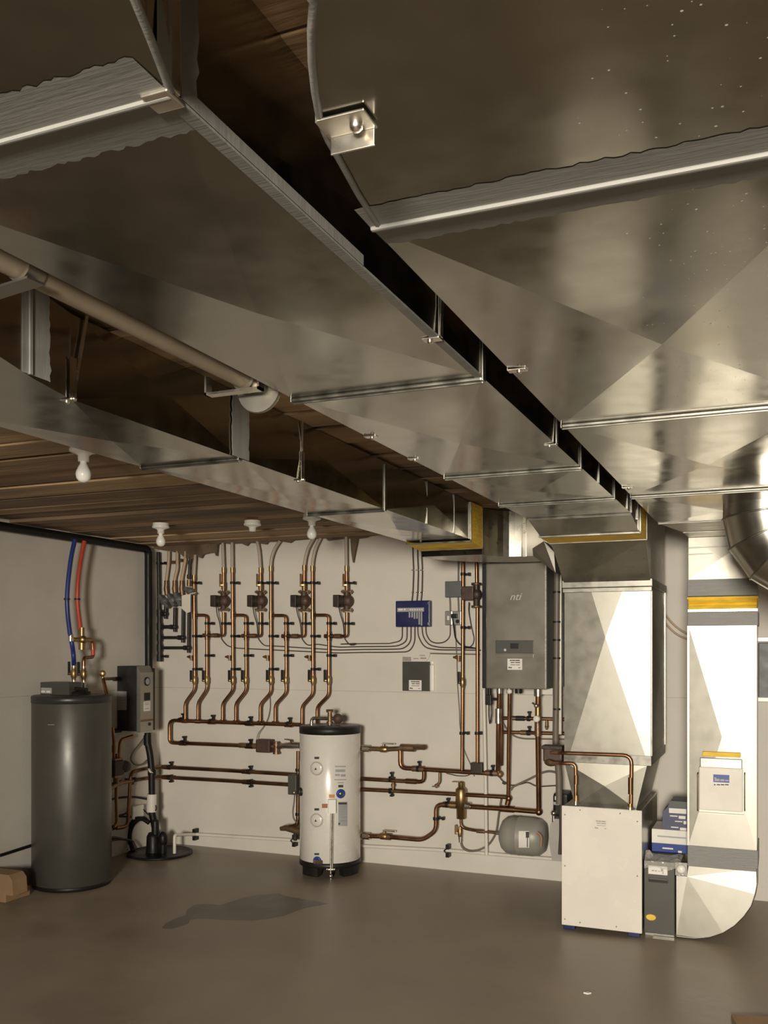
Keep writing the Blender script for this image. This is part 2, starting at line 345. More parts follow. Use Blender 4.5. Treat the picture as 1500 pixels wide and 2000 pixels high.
def ragged(b, xl, xr, y, z, half, bulge, hy, th=.0008):
    """Sealant brushed over a seam at y: follows the flat sheet before it and the cross-broken sheet behind it."""
    n = 64; rows = []; hx = (xr - xl) / 2
    for r in (-1, -.5, 0, .5, 1):
        row = []
        for i in range(n + 1):
            x = xl + (xr - xl) * i / n; d = r * half + (random.uniform(-.0035, .0035) if abs(r) == 1 else 0)
            row.append(V((x, y + d, z - th - (bulge * min(max(d, 0) / hy, min(x - xl, xr - x) / hx)) - (.0015 if r == 0 else .0006 if abs(r) < 1 else 0))))
        rows.append(row)
    k = n + 1; vs = [p for row in rows for p in row]
    b.add(vs, [[j * k + i, j * k + i + 1, (j + 1) * k + i + 1, (j + 1) * k + i] for j in range(4) for i in range(n)], False)
def ragged_side(b, x, y, z0, z1, half, sgn=1, th=.001):
    n = 16; vs = []
    for s in (-1, 1):
        for i in range(n + 1): vs.append(V((x + sgn * th, y + s * (half + random.uniform(-.004, .004)), z0 + (z1 - z0) * i / n)))
    k = n + 1; b.add(vs, [[i, i + 1, k + i + 1, k + i] for i in range(n)]); up = [p - V((sgn * th, 0, 0)) for p in vs]
    b.add(vs + up, [[i, i + 1, 2 * k + i + 1, 2 * k + i] for i in range(n)] + [[k + i, k + i + 1, 3 * k + i + 1, 3 * k + i] for i in range(n)])
def strap_end(b, p, s=1, L=.05):
    p = V(p); b.box(p + V((0, -.012, -.004)), p + V((s * L, .012, -.001)), .001); b.box(p + V((0, -.012, -.004)), p + V((-s * .0, .012, .10)) + V((.0015, 0, 0)))
    b.lathe([(.006, 0), (.006, -.004), (.003, -.007), (0, -.007)], p + V((s * L * .6, 0, -.004)), seg=8)

# ---- middle trunk
t = thing('supply_trunk_duct', 'middle galvanised trunk duct leading to the tall plenum, between the wide and left ducts', 'duct', (-.85, 2.0, ZT), 'galvanised trunk ducts under the joists')
XA0, XA1 = -1.08, -.605
def aR(y):                                                                        # right edge bows outward towards the camera
    return XA1 + (.0 if y > .85 else (.85 - y) * .40)
ys = [-.8, .845, 2.006, 3.131, 3.83]
for i, (y0, y1) in enumerate(zip(ys, ys[1:])):
    b = MB()
    if i == 0:
        st = [-.8, .2, .5, .65, .75, .845]
        for a, c in zip(st, st[1:]): section(b, (XA0, a), (min(aR(a), -.53), a), (XA0, c), (min(aR(c), -.53), c), ZD, ZD, 0)
    else: section(b, (XA0, y0), (XA1, y0), (XA0, y1), (XA1, y1), ZD, ZD, .015)
    b.obj('duct_section', M['galv'], t)
b = MB(); section(b, (XA0, 3.83), (XA1, 3.83), (XA0, 4.30), (XA1, 4.30), ZD, ZD, .004); section(b, (XA0, 4.30), (XA1, 4.30), (XA0, 4.57), (XA1, 4.57), ZD, ZD - .055, 0); b.obj('duct_section', M['galv'], t)
b = MB(); ragged(b, XA0, XA1, .845, ZD, .068, .015, .58); ragged_side(b, XA1, .845, ZD, ZT - .005, .05); b.obj('sealant_band', M['mastic'], t)
b = MB(); b.add([(aR(.775) + .003, .775, ZD), (XA1 + .003, .845, ZD), (XA1 + .003, .845, ZT - .004), (aR(.775) + .003, .775, ZT - .004)], [[0, 1, 2, 3]]); b.obj('sealant_band', M['mastic'], t)
b = MB(); b.tube([(aR(-.4) if aR(-.4) < -.53 else -.53, -.4, ZD), (aR(.3) if aR(.3) < -.53 else -.53, .3, ZD), (aR(.6), .6, ZD), (aR(.75), .75, ZD), (XA1, .845, ZD)], .005, seg=6); b.obj('edge_seam', M['mastic'], t)
b = MB(); b.box((XA1 - .032, .832, ZD - .006), (XA1 + .004, .866, ZD), .002); b.box((XA1 - .002, .835, ZD), (XA1 + .006, .855, ZT), .002); b.obj('corner_clip', M['strap'], t)
b = MB(); b.box((XA0, .841, ZD - .007), (XA1, .849, ZD), .003); b.obj('seam_cleat', M['mastic'], t)
b = MB(); b.box((XA1 - .014, .86, ZD - .0035), (XA1 + .003, 2.0, ZD + .001)); b.box((XA1, .86, ZD), (XA1 + .003, 1.35, ZD + .018)); b.obj('edge_sealant', M['mastic'], t)
for y in ys[2:]:
    b = MB(); cleat(b, XA0, XA1, y, ZD); b.obj('seam_cleat', M['cleat'], t)
for y in (3.47, 4.18, 4.30): 
    b = MB(); b.box((XA1, y - .006, ZD), (XA1 + .005, y + .006, ZT - .01), .001); b.obj('standing_seam', M['cleat'], t)
b = MB(); cleat(b, XA0, XA1, 4.30, ZD, .02, .006, False); b.obj('seam_cleat', M['cleat'], t)
for (u, v) in ((860, 655), (1087, 878), (1246, 1028)):
    p = onX(u, v, XA1 + .004); b = MB(); strap_end(b, (XA1 + .004, p.y, ZD - .001), -1, .035); b.bar((XA1 + .006, p.y, ZD), (XA1 + .006, p.y + .02, ZT + .01), .016, .0015, (1, 0, 0)); b.obj('hanger_strap', M['strap'], t)
for (u, v) in ((715, 850), (800, 897)):
    p = onX(u, v, XA0); b = MB(); strap_end(b, (XA0 - .002, p.y, ZD - .001), 1, .035); b.obj('hanger_strap', M['strap'], t)
b = MB(); section(b, (XA0 - .006, 4.57), (XA1 + .006, 4.57), (XA0 - .006, 4.80), (XA1 + .006, 4.80), ZD - .058, ZD - .066, 0); b.obj('canvas_connector', M['yellow'], t)
for y, z in ((4.57, ZD - .058), (4.80, ZD - .066)):
    b = MB(); b.box((XA0 - .008, y - .005, z - .003), (XA1 + .008, y + .005, z + .004)); b.box((XA1 + .002, y - .005, z), (XA1 + .009, y + .005, ZT - .01)); b.obj('connector_edge', M['cleat'], t)

# ---- wide right trunk
t = thing('return_trunk_duct', 'wide galvanised trunk duct overhead at right, spattered with plaster dust', 'duct', (-.2, 2.0, ZT), 'galvanised trunk ducts under the joists')
XB0, XB1 = -.535, .125
edge = [(612, 0), (608, 60), (609, 120), (615, 180), (625, 235), (640, 270), (660, 305), (700, 378), (740, 440)]
E = [onZ(u, v, ZD) for u, v in edge]; E = [V((E[0].x + .02, -.8, ZD)), V((E[0].x + .01, .5, ZD))] + E
b = MB()
for p, q in zip(E, E[1:]): section(b, (p.x, p.y), (XB1, p.y), (q.x, q.y), (XB1, q.y), ZD, ZD, 0, side_bulge=0)
yb = E[-1].y
b.obj('duct_section', M['galvdust'], t)
b = MB(); b.tube([p + V((0, 0, -.001)) for p in E], .0045, seg=6); b.obj('edge_seam', M['mastic'], t)
YB = [yb, 2.52, 3.816, 4.72]
for y0, y1 in zip(YB, YB[1:]):
    b = MB(); section(b, (XB0, y0), (XB1, y0), (XB0, y1), (XB1, y1), ZD, ZD, .017); b.obj('duct_section', M['galvdust'] if y0 < 2 else M['galv'], t)
b = MB(); ragged(b, XB0, XB1, yb, ZD, .060, .017, .647); b.obj('sealant_band', M['mastic'], t)
b = MB(); b.box((XB0, yb - .005, ZD - .008), (XB1, yb + .005, ZD), .0035); b.obj('seam_cleat', M['mastic'], t)
for y in YB[1:3]:
    b = MB(); cleat(b, XB0, XB1, y, ZD); b.obj('seam_cleat', M['cleat'], t)
p = onZ(640, 245, ZD); b = MB(); b.box((p.x - .004, p.y - .022, ZD - .006), (p.x + .055, p.y + .018, ZD - .003), .001); b.box((p.x - .004, p.y + .015, ZD - .006), (p.x + .052, p.y + .018, ZD - .026), .001)
b.box((p.x - .006, p.y - .02, ZD - .006), (p.x - .003, p.y + .018, ZT)); b.lathe([(.008, 0), (.008, -.005), (.004, -.009), (0, -.009)], (p.x + .036, p.y, ZD - .006), seg=8); b.obj('hanger_bracket', M['strap'], t)
for (u, v) in ((995, 722), (1205, 952)):
    p = onZ(u, v, ZD); b = MB(); strap_end(b, (XB0 - .002, p.y, ZD - .001), 1, .04); b.obj('hanger_strap', M['strap'], t)
b = MB(); section(b, (XB0, 4.72), (XB1, 4.72), (-.455, 5.13), (-.10, 5.13), ZD, ZD, 0); section(b, (-.455, 5.13), (-.10, 5.13), (-.447, 5.36), (-.10, 5.36), ZD, ZD - .004, 0); b.obj('tapered_section', M['galvbright'], t)
for y, z, x0, x1 in ((4.72, ZD, XB0, XB1), (5.13, ZD, -.455, -.1)):
    b = MB(); b.box((x0, y - .012, z - .006), (x1, y + .012, z), .002); b.obj('seam_cleat', M['cleat'], t)

# ---- left trunk
t = thing('branch_trunk_duct', 'left galvanised trunk duct beside the bare timber ceiling, with dark reflective side', 'duct', (-1.76, 3.0, ZT), 'galvanised trunk ducts under the joists')
XC0, XC1 = -1.955, -1.58
nr = [(XC1 + .22, 1.0), (-1.484, 1.48), (-1.536, 1.63), (XC1, 1.80)]
b = MB()
for p, q in zip(nr, nr[1:]): section(b, (XC0 + .03, p[1]), p, (XC0 + .03 if q[1] < 1.7 else XC0, q[1]), q, ZD, ZD, 0, side_bulge=0)
b.obj('duct_section', M['galv'], t)
YC = [1.80, 2.57, 3.77, 5.0]
for y0, y1 in zip(YC, YC[1:]):
    b = MB(); section(b, (XC0, y0), (XC1, y0), (XC0, y1), (XC1, y1), ZD, ZD, .008, side_bulge=.008); b.obj('duct_section', M['galv'], t)
b = MB(); ragged_side(b, -1.522, 1.60, ZD, ZT, .062, 1, .004); b.box((-1.522, 1.596, ZD), (-1.514, 1.604, ZT)); b.obj('sealant_band', M['mastic'], t)
b = MB(); ragged_side(b, XC1 + .005, 2.57, ZD, ZT, .05); b.obj('sealant_band', M['mastic'], t)
for y in YC[1:3]:
    b = MB(); cleat(b, XC0, XC1, y, ZD, .022, .008); b.obj('seam_cleat', M['cleat'], t)
for u in (833, 886, 918):
    p = onX(u, 1000, XC1); b = MB(); b.box((XC1, p.y - .006, ZD), (XC1 + .006, p.y + .006, ZT), .001); b.obj('standing_seam', M['cleat'], t)
for (u, v, dy) in ((141, 778, .05), (590, 940, .0)):
    p = onX(u, v, XC1 + .006); b = MB(); b.bar((XC1 + .008, p.y, ZD - .004), (XC1 + .008, p.y + dy, ZT + .01), .010, .003, (1, 0, 0)); strap_end(b, (XC1 + .008, p.y, ZD), -1, .03); b.sphere((XC1 + .012, p.y, ZD), .007, 8); b.obj('hanger_strap', M['strap'], t)
b = MB(); section(b, (XC0 - .006, 5.0), (XC1 + .006, 5.0), (XC0 - .006, 5.22), (XC1 + .006, 5.22), ZD - .012, ZD - .03, 0); b.obj('canvas_connector', M['yellow'], t)
for y, z in ((5.0, ZD - .012), (5.22, ZD - .030)):
    b = MB(); b.box((XC0 - .008, y - .005, z - .003), (XC1 + .008, y + .005, z + .004)); b.box((XC1 + .002, y - .005, z), (XC1 + .009, y + .005, ZT - .01)); b.obj('connector_edge', M['cleat'], t)
# elbow after the connector, turning right into the plenum
ZE = 2.135; b = MB(); c = V((-1.40, 5.23, 0)); inner, outer = [], []
for i in range(9):
    a = math.pi - i * math.pi / 2 / 8; inner.append(c + V((math.cos(a) * .18, math.sin(a) * .20, 0))); outer.append(c + V((math.cos(a) * .555, math.sin(a) * .58, 0)))
inner += [V((-1.12, 5.43, 0))]; outer += [V((-1.12, 5.81, 0))]
for i in range(len(inner) - 1):
    p, q, r, s_ = inner[i], inner[i + 1], outer[i + 1], outer[i]
    up, dn = V((0, 0, ZT)), V((0, 0, ZE)); b.quad(p + dn, q + dn, r + dn, s_ + dn); b.quad(p + up, q + up, r + up, s_ + up); b.quad(p + dn, q + dn, q + up, p + up); b.quad(s_ + dn, r + dn, r + up, s_ + up)
b.obj('curved_elbow', M['galvdark'], t)
for xq in (-1.385, -1.20):
    b = MB(); b.box((xq, 5.42, ZE - .004), (xq + .016, 5.431, ZT)); b.obj('seam_cleat', M['strap'], t)
b = MB(); p = [onY(1040, 1071, 5.34), onY(1062, 1057, 5.30), onY(1082, 1078, 5.30), onY(1085, 1119, 5.30), onY(1041, 1085, 5.36)]
b.prism(p, (0, .30, 0)); b.obj('takeoff_boot', M['galvbright'], t)

# ---- round gored elbow under the wide duct
cx, cy, rr, rb = -.052, 4.20, .160, .215
t = thing('round_duct_elbow', 'round gored metal duct elbow dropping from the wide duct and bending right', 'duct', (cx, cy, ZD))
rings = [((cx, cy, ZD), V((0, 0, -1))), ((cx, cy, ZD - .035), V((0, 0, -1)))]
zt = ZD - .05; cc = V((cx + rb, cy, zt))
st = [(0, 0), (22.5, 0), (45, 0), (67.5, 0), (90, 0)]
cen = [V((cx, cy, ZD))]
for k in range(5):
    a = math.radians(22.5 * k); cen.append(cc + V((-math.cos(a) * rb, 0, -math.sin(a) * rb)))
cen.append(cen[-1] + V((.9, 0, 0)))
seg = 40
for i in range(len(cen) - 1):
    b = MB(); ds = []
    for j in (i, i + 1):
        d0 = (cen[j] - cen[j - 1]).normalized() if j > 0 else (cen[1] - cen[0]).normalized(); d1 = (cen[j + 1] - cen[j]).normalized() if j < len(cen) - 1 else d0
        ds.append((cen[j], (d0 + d1).normalized(), d0.dot((d0 + d1).normalized())))
    ax = (cen[i + 1] - cen[i]).normalized(); u = V((0, 1, 0)); w_ = ax.cross(u); vs = []
    for (c0, nrm, _) in ds:
        for k in range(seg):
            a = 2 * math.pi * k / seg; o = (u * math.cos(a) + w_ * math.sin(a)) * rr; s_ = -o.dot(nrm) / ax.dot(nrm); vs.append(c0 + o + ax * s_)
    b.add(vs, [[k, (k + 1) % seg, seg + (k + 1) % seg, seg + k] for k in range(seg)], True); b.obj('elbow_gore', M['galvmid'], t)
    if 0 < i:
        b = MB(); b.tube([p + (p - cen[i]).normalized() * .001 for p in vs[:seg]] + [vs[0]], .004, seg=6, caps=False); b.obj('gore_seam', M['cleat'], t)

# ---- tall supply plenum over the white cabinet
t = thing('supply_plenum', 'tall galvanised plenum with crossed creases standing on the white cabinet', 'duct', (-.89, 5.62, .70))
PX0, PX1, PY0, PY1 = -1.115, -.64, 5.30, 6.0
b = MB(); zt0, zf = ZD - .066, 1.955                                             # throat wedge under the connector
a, c, d, e = V((XA0, 4.81, zt0)), V((XA1, 4.81, zt0)), V((PX1, PY0, zf)), V((PX0, PY0, zf)); b.cross(a, c, d, e, (0, -.006, -.006))
T_ = lambda p: V((p.x, p.y, ZT))
b.add([c, d, T_(d), T_(c)], [[0, 1, 2, 3]]); b.add([a, e, T_(e), T_(a)], [[0, 1, 2, 3]]); b.add([T_(a), T_(c), T_(d), T_(e)], [[0, 1, 2, 3]])
b.quad(d, V((PX1, PY1, zf)), V((PX1, PY1, ZT)), T_(d)); b.quad(e, V((PX0, PY1, zf)), V((PX0, PY1, ZT)), T_(e)); b.quad(V((PX0, PY0, ZT)), V((PX1, PY0, ZT)), V((PX1, PY1, ZT)), V((PX0, PY1, ZT)))
b.quad(V((PX0, PY1, zf)), V((PX1, PY1, zf)), V((PX1, PY1, ZT)), V((PX0, PY1, ZT))); b.obj('plenum_throat', M['galvdark'], t)
b = MB(); b.box((PX0 - .012, PY0 - .022, 1.93), (PX1 + .012, PY1, 1.975), .004); b.box((PX0 - .008, PY0 - .014, 1.905), (PX1 + .008, PY0 + .02, 1.93), .003); b.obj('flange', M['cleat'], t)
b = MB(); z0, z1 = 1.0, 1.93
dd = .018; fx = lambda f: PX0 + (PX1 - PX0) * f; dep = lambda f: PY0 - dd * (f / .49 if f < .49 else (1 - f) / .51)   # crease lines meet high on the sheet
P_ = lambda f, z: V((fx(f), dep(f), z)); zc_ = z0 + (z1 - z0) * .70
cN, tl_, tr_, bl_, br_ = P_(.49, zc_), P_(.31, z1), P_(.70, z1), P_(.07, z0), P_(.94, z0)
b.add([P_(0, z1), P_(0, z0), bl_, cN, tl_], [[0, 1, 2, 3, 4]]); b.add([P_(1, z1), tr_, cN, br_, P_(1, z0)], [[0, 1, 2, 3, 4]]); b.add([tl_, cN, tr_], [[0, 1, 2]]); b.add([bl_, br_, cN], [[0, 1, 2]])
b.quad(P_(0, z1) + V((0, .001, 0)), P_(.49, z1) + V((0, .03, 0)), P_(1, z1)); b.cross((PX1, PY0, z0), (PX1, PY1, z0), (PX1, PY1, z1), (PX1, PY0, z1), (.012, 0, 0))
b.cross((PX0, PY0, z0), (PX0, PY1, z0), (PX0, PY1, z1), (PX0, PY0, z1), (-.012, 0, 0)); b.quad(V((PX0, PY1, z0)), V((PX1, PY1, z0)), V((PX1, PY1, z1)), V((PX0, PY1, z1))); b.obj('plenum_body', M['galvplen'], t)
for yq in (PY0 + .005, PY1 - .03):
    b = MB(); b.box((PX1 + .001, yq, z0), (PX1 + .008, yq + .025, z1)); b.obj('corner_seam', M['cleat'], t)
b = MB(); b.box((PX0 - .004, PY0 - .004, .945), (PX1 + .004, PY1, 1.0), .002); b.obj('joint_band', M['cleat'], t)
b = MB(); q0 = [V((-1.115, PY0, .945)), V((-.66, PY0, .945)), V((-.72, PY0 + .02, .70)), V((-1.06, PY0 + .02, .70))]; b.cross(*q0, (0, -.02, 0))
q1 = [p + V((0, PY1 - PY0 - .02, 0)) for p in q0]; b.quad(*q1); b.quad(q0[1], q1[1], q1[2], q0[2]); b.quad(q0[0], q1[0], q1[3], q0[3]); b.obj('tapered_base', M['galvplen'], t)

# ---- return drop with filter box and curved boot
t = thing('return_drop_duct', 'pale galvanised return drop with yellow canvas collar and curved boot on the floor', 'duct', (-.27, 5.55, 0))
DX0, DX1, DY0, DY1 = -.447, -.10, 5.36, 5.72
zf = lambda v, u=1400: onY(u, v, DY0).z
z_top, z_a, z_b, z_c, z_d, z_e, z_f, z_g = ZD - .006, zf(1131), zf(1164), zf(1190), zf(1222), zf(1655), zf(1696), 0
def column(b, z0, z1, bul): 
    b.cross((DX0, DY0, z0), (DX1, DY0, z0), (DX1, DY0, z1), (DX0, DY0, z1), (0, -bul, 0)); b.quad(V((DX1, DY0, z0)), V((DX1, DY1, z0)), V((DX1, DY1, z1)), V((DX1, DY0, z1)))
    b.quad(V((DX0, DY0, z0)), V((DX0, DY1, z0)), V((DX0, DY1, z1)), V((DX0, DY0, z1))); b.quad(V((DX0, DY1, z0)), V((DX1, DY1, z0)), V((DX1, DY1, z1)), V((DX0, DY1, z1)))
b = MB(); column(b, z_a, z_top, .008); b.obj('upper_collar', M['galvbright'], t)
for v in (1068, 1081):
    b = MB(); b.box((DX0 - .004, DY0 - .006, zf(v) - .003), (DX1, DY0 + .01, zf(v) + .003), .002); b.obj('collar_seam', M['cleat'], t)
b = MB(); b.box((DX0 - .006, DY0 - .006, z_b), (DX1 + .006, DY1, z_a), .003); b.obj('sealant_band', M['masticz'], t)
b = MB(); b.box((DX0 - .008, DY0 - .01, zf(1165)), (DX1 + .008, DY1, zf(1170)), .004)
n = 14
prof = [(0, zf(1168)), (-.012, zf(1174)), (.004, zf(1180)), (-.008, zf(1185)), (0, zf(1190))]
for (dy0, za), (dy1, zb) in zip(prof, prof[1:]): b.add([(DX0, DY0 + dy0, za), (DX1, DY0 + dy0, za), (DX1, DY0 + dy1, zb), (DX0, DY0 + dy1, zb), (DX0, DY1, za), (DX1, DY1, za), (DX1, DY1, zb), (DX0, DY1, zb)], [[0, 1, 2, 3], [1, 5, 6, 2], [0, 4, 7, 3]])
b.obj('canvas_collar', M['yellow'], t)
b = MB(); b.box((DX0 - .004, DY0 - .008, zf(1195)), (DX1 + .006, DY1, zf(1189)), .002); b.obj('connector_edge', M['strap'], t)
b = MB(); b.box((DX0 - .005, DY0 - .005, z_d), (DX1 + .006, DY1, zf(1195)), .003); b.obj('sealant_band', M['masticz'], t)
b = MB(); column(b, z_e, z_d, .020); b.box((DX0 - .006, DY0 - .002, z_e), (DX0 + .004, DY0 + .02, z_d)); b.obj('drop_body', M['galvbright'], t)
b = MB(); b.box((DX0 - .005, DY0 - .005, z_f), (DX1 + .006, DY1, z_e), .003); b.obj('sealant_band', M['masticz'], t)
# boot
ix, iz = onY(1342, 1712, DY0).x, onY(1342, 1712, DY0).z
outc = [onY(u, v, DY0) for u, v in ((1478, 1696), (1478, 1722), (1474, 1745), (1466, 1768), (1452, 1788), (1434, 1806), (1412, 1820), (1386, 1829), (1356, 1833), (1321, 1833))]
outc[0].x = DX1
for p in outc: p.z = max(p.z, .012); p.x = min(p.x, DX1)
I = V((ix, DY0 + .0, iz)); L_ = V((onY(1321, 1712, DY0).x, DY0, iz)); TL = V((DX0, DY0, z_f))
poly = [TL] + outc + [L_, I]
b = MB()
def py(p, a, c, e):                                                               # depth of p in the plane through a, c, e
    n_ = (c - a).cross(e - a); return a.y - (n_.x * (p.x - a.x) + n_.z * (p.z - a.z)) / n_.y
K2, K6 = outc[2] + V((0, -.0135, 0)), outc[6] + V((0, -.0135, 0)); push = []
for i, p in enumerate(outc): push.append((py(p, I, outc[0], K2) if i < 2 else py(p, I, K2, K6) if i < 7 else py(p, I, K6, outc[-1])) - DY0)
for i in range(len(outc) - 1): b.add([I, outc[i] + V((0, push[i], 0)), outc[i + 1] + V((0, push[i + 1], 0))], [[0, 1, 2]])
b.add([I, TL, outc[0]], [[0, 1, 2]]); b.add([I, outc[-1], L_], [[0, 1, 2]])
back = [p + V((0, DY1 - DY0, 0)) for p in poly]; b.add(back, [list(range(len(back)))])
for i in range(len(poly)):
    j = (i + 1) % len(poly); pa, pb = poly[i], poly[j]
    b.add([pa, pb, back[j], back[i]], [[0, 1, 2, 3]])
b.obj('curved_boot', M['galvbright'], t)
b = MB(); e2 = [p + V((.002, -.004, 0)) for p in outc]; b.tube(e2, .005, seg=6); b.obj('boot_edge_seam', M['cleat'], t)
tt = t
# filter box on the drop
q = lambda x, y, Y=DY0 - .055: yp('z7', x, y, Y)
t = thing('filter_cabinet', 'cream filter box with blue badge fixed to the front of the return drop', 'filter box', (-.27, DY0, .68))
A0, A1 = q(1060, 330), q(1340, 610)
b = MB(); b.box((A0.x, DY0 - .055, A1.z), (A1.x, DY0 - .022, A0.z + .01), .006); b.obj('housing', M['white'], t)
b = MB(); B0, B1 = q(1066, 262), q(1335, 340); b.box((B0.x, DY0 - .045, B1.z - .02), (B1.x, DY0 - .022, B0.z), .004); b.obj('upper_panel', M['steel'], t)
b = MB(); B0, B1 = q(1082, 222), q(1325, 262); b.box((B0.x, DY0 - .045, B1.z), (B1.x, DY0 - .022, B0.z), .003); fe = b.obj('filter_edge', M['yellow'], t)
b = MB(); s0, s1 = q(1148, 362), q(1258, 442); b.box((s0.x, DY0 - .058, s1.z), (s1.x, DY0 - .054, s0.z)); sg = b.obj('badge', M['paper'], t)
b = MB(); s0, s1 = q(1152, 366), q(1254, 420); b.box((s0.x, DY0 - .060, s1.z), (s1.x, DY0 - .057, s0.z)); b.obj('badge_field', M['signblue'], t, sg)
b = MB(); 
for (xa, xb, ya, yb_) in ((1160, 1192, 392, 410), (1196, 1222, 396, 410), (1226, 1250, 400, 410), (1158, 1170, 384, 392)): s0, s1 = q(xa, ya), q(xb, yb_); b.box((s0.x, DY0 - .0615, s1.z), (s1.x, DY0 - .059, s0.z))
b.obj('badge_lettering', M['lead'], t, sg)
b = MB()
for (xa, xb) in ((1156, 1166), (1174, 1196), (1200, 1222), (1226, 1250)): s0, s1 = q(xa, 428), q(xb, 436); b.box((s0.x, DY0 - .0595, s1.z), (s1.x, DY0 - .057, s0.z))
b.obj('badge_small_print', M['ink'], t, sg)
for x in (1085, 1105): 
    b = MB(); s0 = q(x, 288); b.cyl(s0 + V((0, .012, 0)), s0 + V((0, .004, 0)), .006, seg=8); b.obj('screw', M['cleat'], t)
for x in (1052, 1352):
    b = MB(); s0, s1 = q(x, 360), q(x, 600); b.tube([s0 + V((0, .03, 0)), s0, s1, s1 + V((0, .03, 0))], .003, bend=.01, seg=6); b.obj('spring_latch', M['copperd'], t)
b = MB(); s0, s1 = q(1060, 612), q(1345, 626); b.box((s0.x, DY0 - .055, s1.z), (s1.x, DY0 - .022, s0.z)); b.box((s0.x, DY0 - .030, s1.z), (s1.x, DY0 - .0, q(0, 270).z)); b.obj('door_rail', M['galvbright'], t)

# ---- hanging beige vent pipe beside the middle trunk
t = thing('vent_pipe', 'beige round pipe slung beside the middle trunk duct and capped with a round plate', 'pipe', (-1.18, 1.2, 2.24))
b = MB(); px, pz = -1.165, 2.236; b.cyl((px, -.3, pz), (px, 1.94, pz), .024, seg=20); b.obj('pipe', M['beige'], t)
b = MB(); b.lathe([(.030, 0), (.032, .01), (.030, .03)], (px, 1.91, pz), (0, 1, 0)); b.obj('coupling', M['silver'], t)
b = MB(); b.lathe([(.0, 0), (.058, 0), (.060, .006), (.058, .012), (0, .012)], (px + .01, 1.965, pz - .012), (0, 1, 0), 32, False); b.obj('end_plate', M['galvbright'], t)
b = MB(); b.box((px - .10, 1.90, pz - .034), (px + .05, 1.925, pz - .028)); b.box((px - .10, 1.90, pz - .034), (px - .095, 1.925, pz + .012)); b.box((px + .045, 1.90, pz - .034), (px + .05, 1.925, pz + .012)); b.lathe([(.007, 0), (.007, .02), (0, .024)], (px + .02, 1.85, pz + .024), seg=8); b.obj('bracket', M['strap'], t)
yy = onX(60, 530, px).y
b = MB(); b.bar((px - .28, yy + .01, pz - .040), (px + .03, yy - .02, pz - .028), .036, .004, (0, 0, 1)); b.lathe([(.0265, -.02), (.0275, 0), (.0265, .02)], (px, yy - .01, pz), (0, 1, 0)); b.obj('support_strap', M['galvbright'], t)

# ================================================================== pipework on the back wall
def clip(t, p, dirn, L=.055, r=.014, wall='b', mt='black', axis=None):
    """Black pipe clamp: ring round the pipe, bar standing out along dirn, stem back to the wall."""
    p, d = V(p), V(dirn); n = V((0, 1, 0)) if wall == 'b' else V((-1, 0, 0)); dist = (YW - p.y) if wall == 'b' else (p.x - XL)
    ax = V(axis) if axis else d.cross(n).normalized(); b = MB(); b.cyl(p - ax * .010, p + ax * .010, r + .006, seg=14)
    b.bar(p - d * (r + .004) + n * (dist * .35), p + d * L + n * (dist * .35), .014, .018, n); b.bar(p + d * (L - .006) + n * (dist * .3), p + d * (L + .008) + n * (dist * .3), .022, .03, n)
    b.bar(p + n * r, p + n * (dist - .001), .012, .012, (0, 0, 1) if wall == 'b' else (0, 1, 0)); return b.obj('pipe_clamp', M[mt], t)
def run(t, name, pts, r, m='copper', bend=.035, seg=12): b = MB(); b.tube(pts, r, bend, seg); return b.obj(name, M[m] if isinstance(m, str) else m, t)
def collar(t, a, b_, r, m='copper', name='fitting'): b = MB(); b.cyl(a, b_, r, seg=12); return b.obj(name, M[m], t)
def at(t, p, d, L, r, m='copper', name='fitting'): p, d = V(p), V(d).normalized(); return collar(t, p - d * L / 2, p + d * L / 2, r, m, name)
X_, Y_, Z_ = V((1, 0, 0)), V((0, 1, 0)), V((0, 0, 1))
def ball_valve(t, p, axis, hdir, L=.075, r=.019, hm='black', hoff=None):
    p, ax, hd = V(p), V(axis).normalized(), V(hdir).normalized(); b = MB(); b.tube([p - ax * .045, p - ax * .03, p - ax * .02, p + ax * .02, p + ax * .03, p + ax * .045], r, radii=[r * .8, r * .8, r * 1.15, r * 1.15, r * .8, r * .8], seg=12)
    o = hoff if hoff is not None else -Y_ * .03; b.cyl(p, p + o, .008, seg=8); v = b.obj('ball_valve', M['brass'], t)
    c = MB(); c.bar(p + o - hd * .01, p + o + hd * L, .017, .009, Y_ if abs(hd.z) > .5 else o, .002); c.obj('valve_handle', M[hm], t, v); return v
def drain(t, p, d, m='bronze'):
    p, d = V(p), V(d).normalized(); b = MB(); b.cyl(p, p + d * .05, .009, seg=8); b.cyl(p + d * .03 + Z_ * .012, p + d * .03 - Z_ * .03, .011, seg=10); b.cyl(p + d * .045, p + d * .07, .014, .006, seg=10); b.obj('drain_cock', M[m], t)

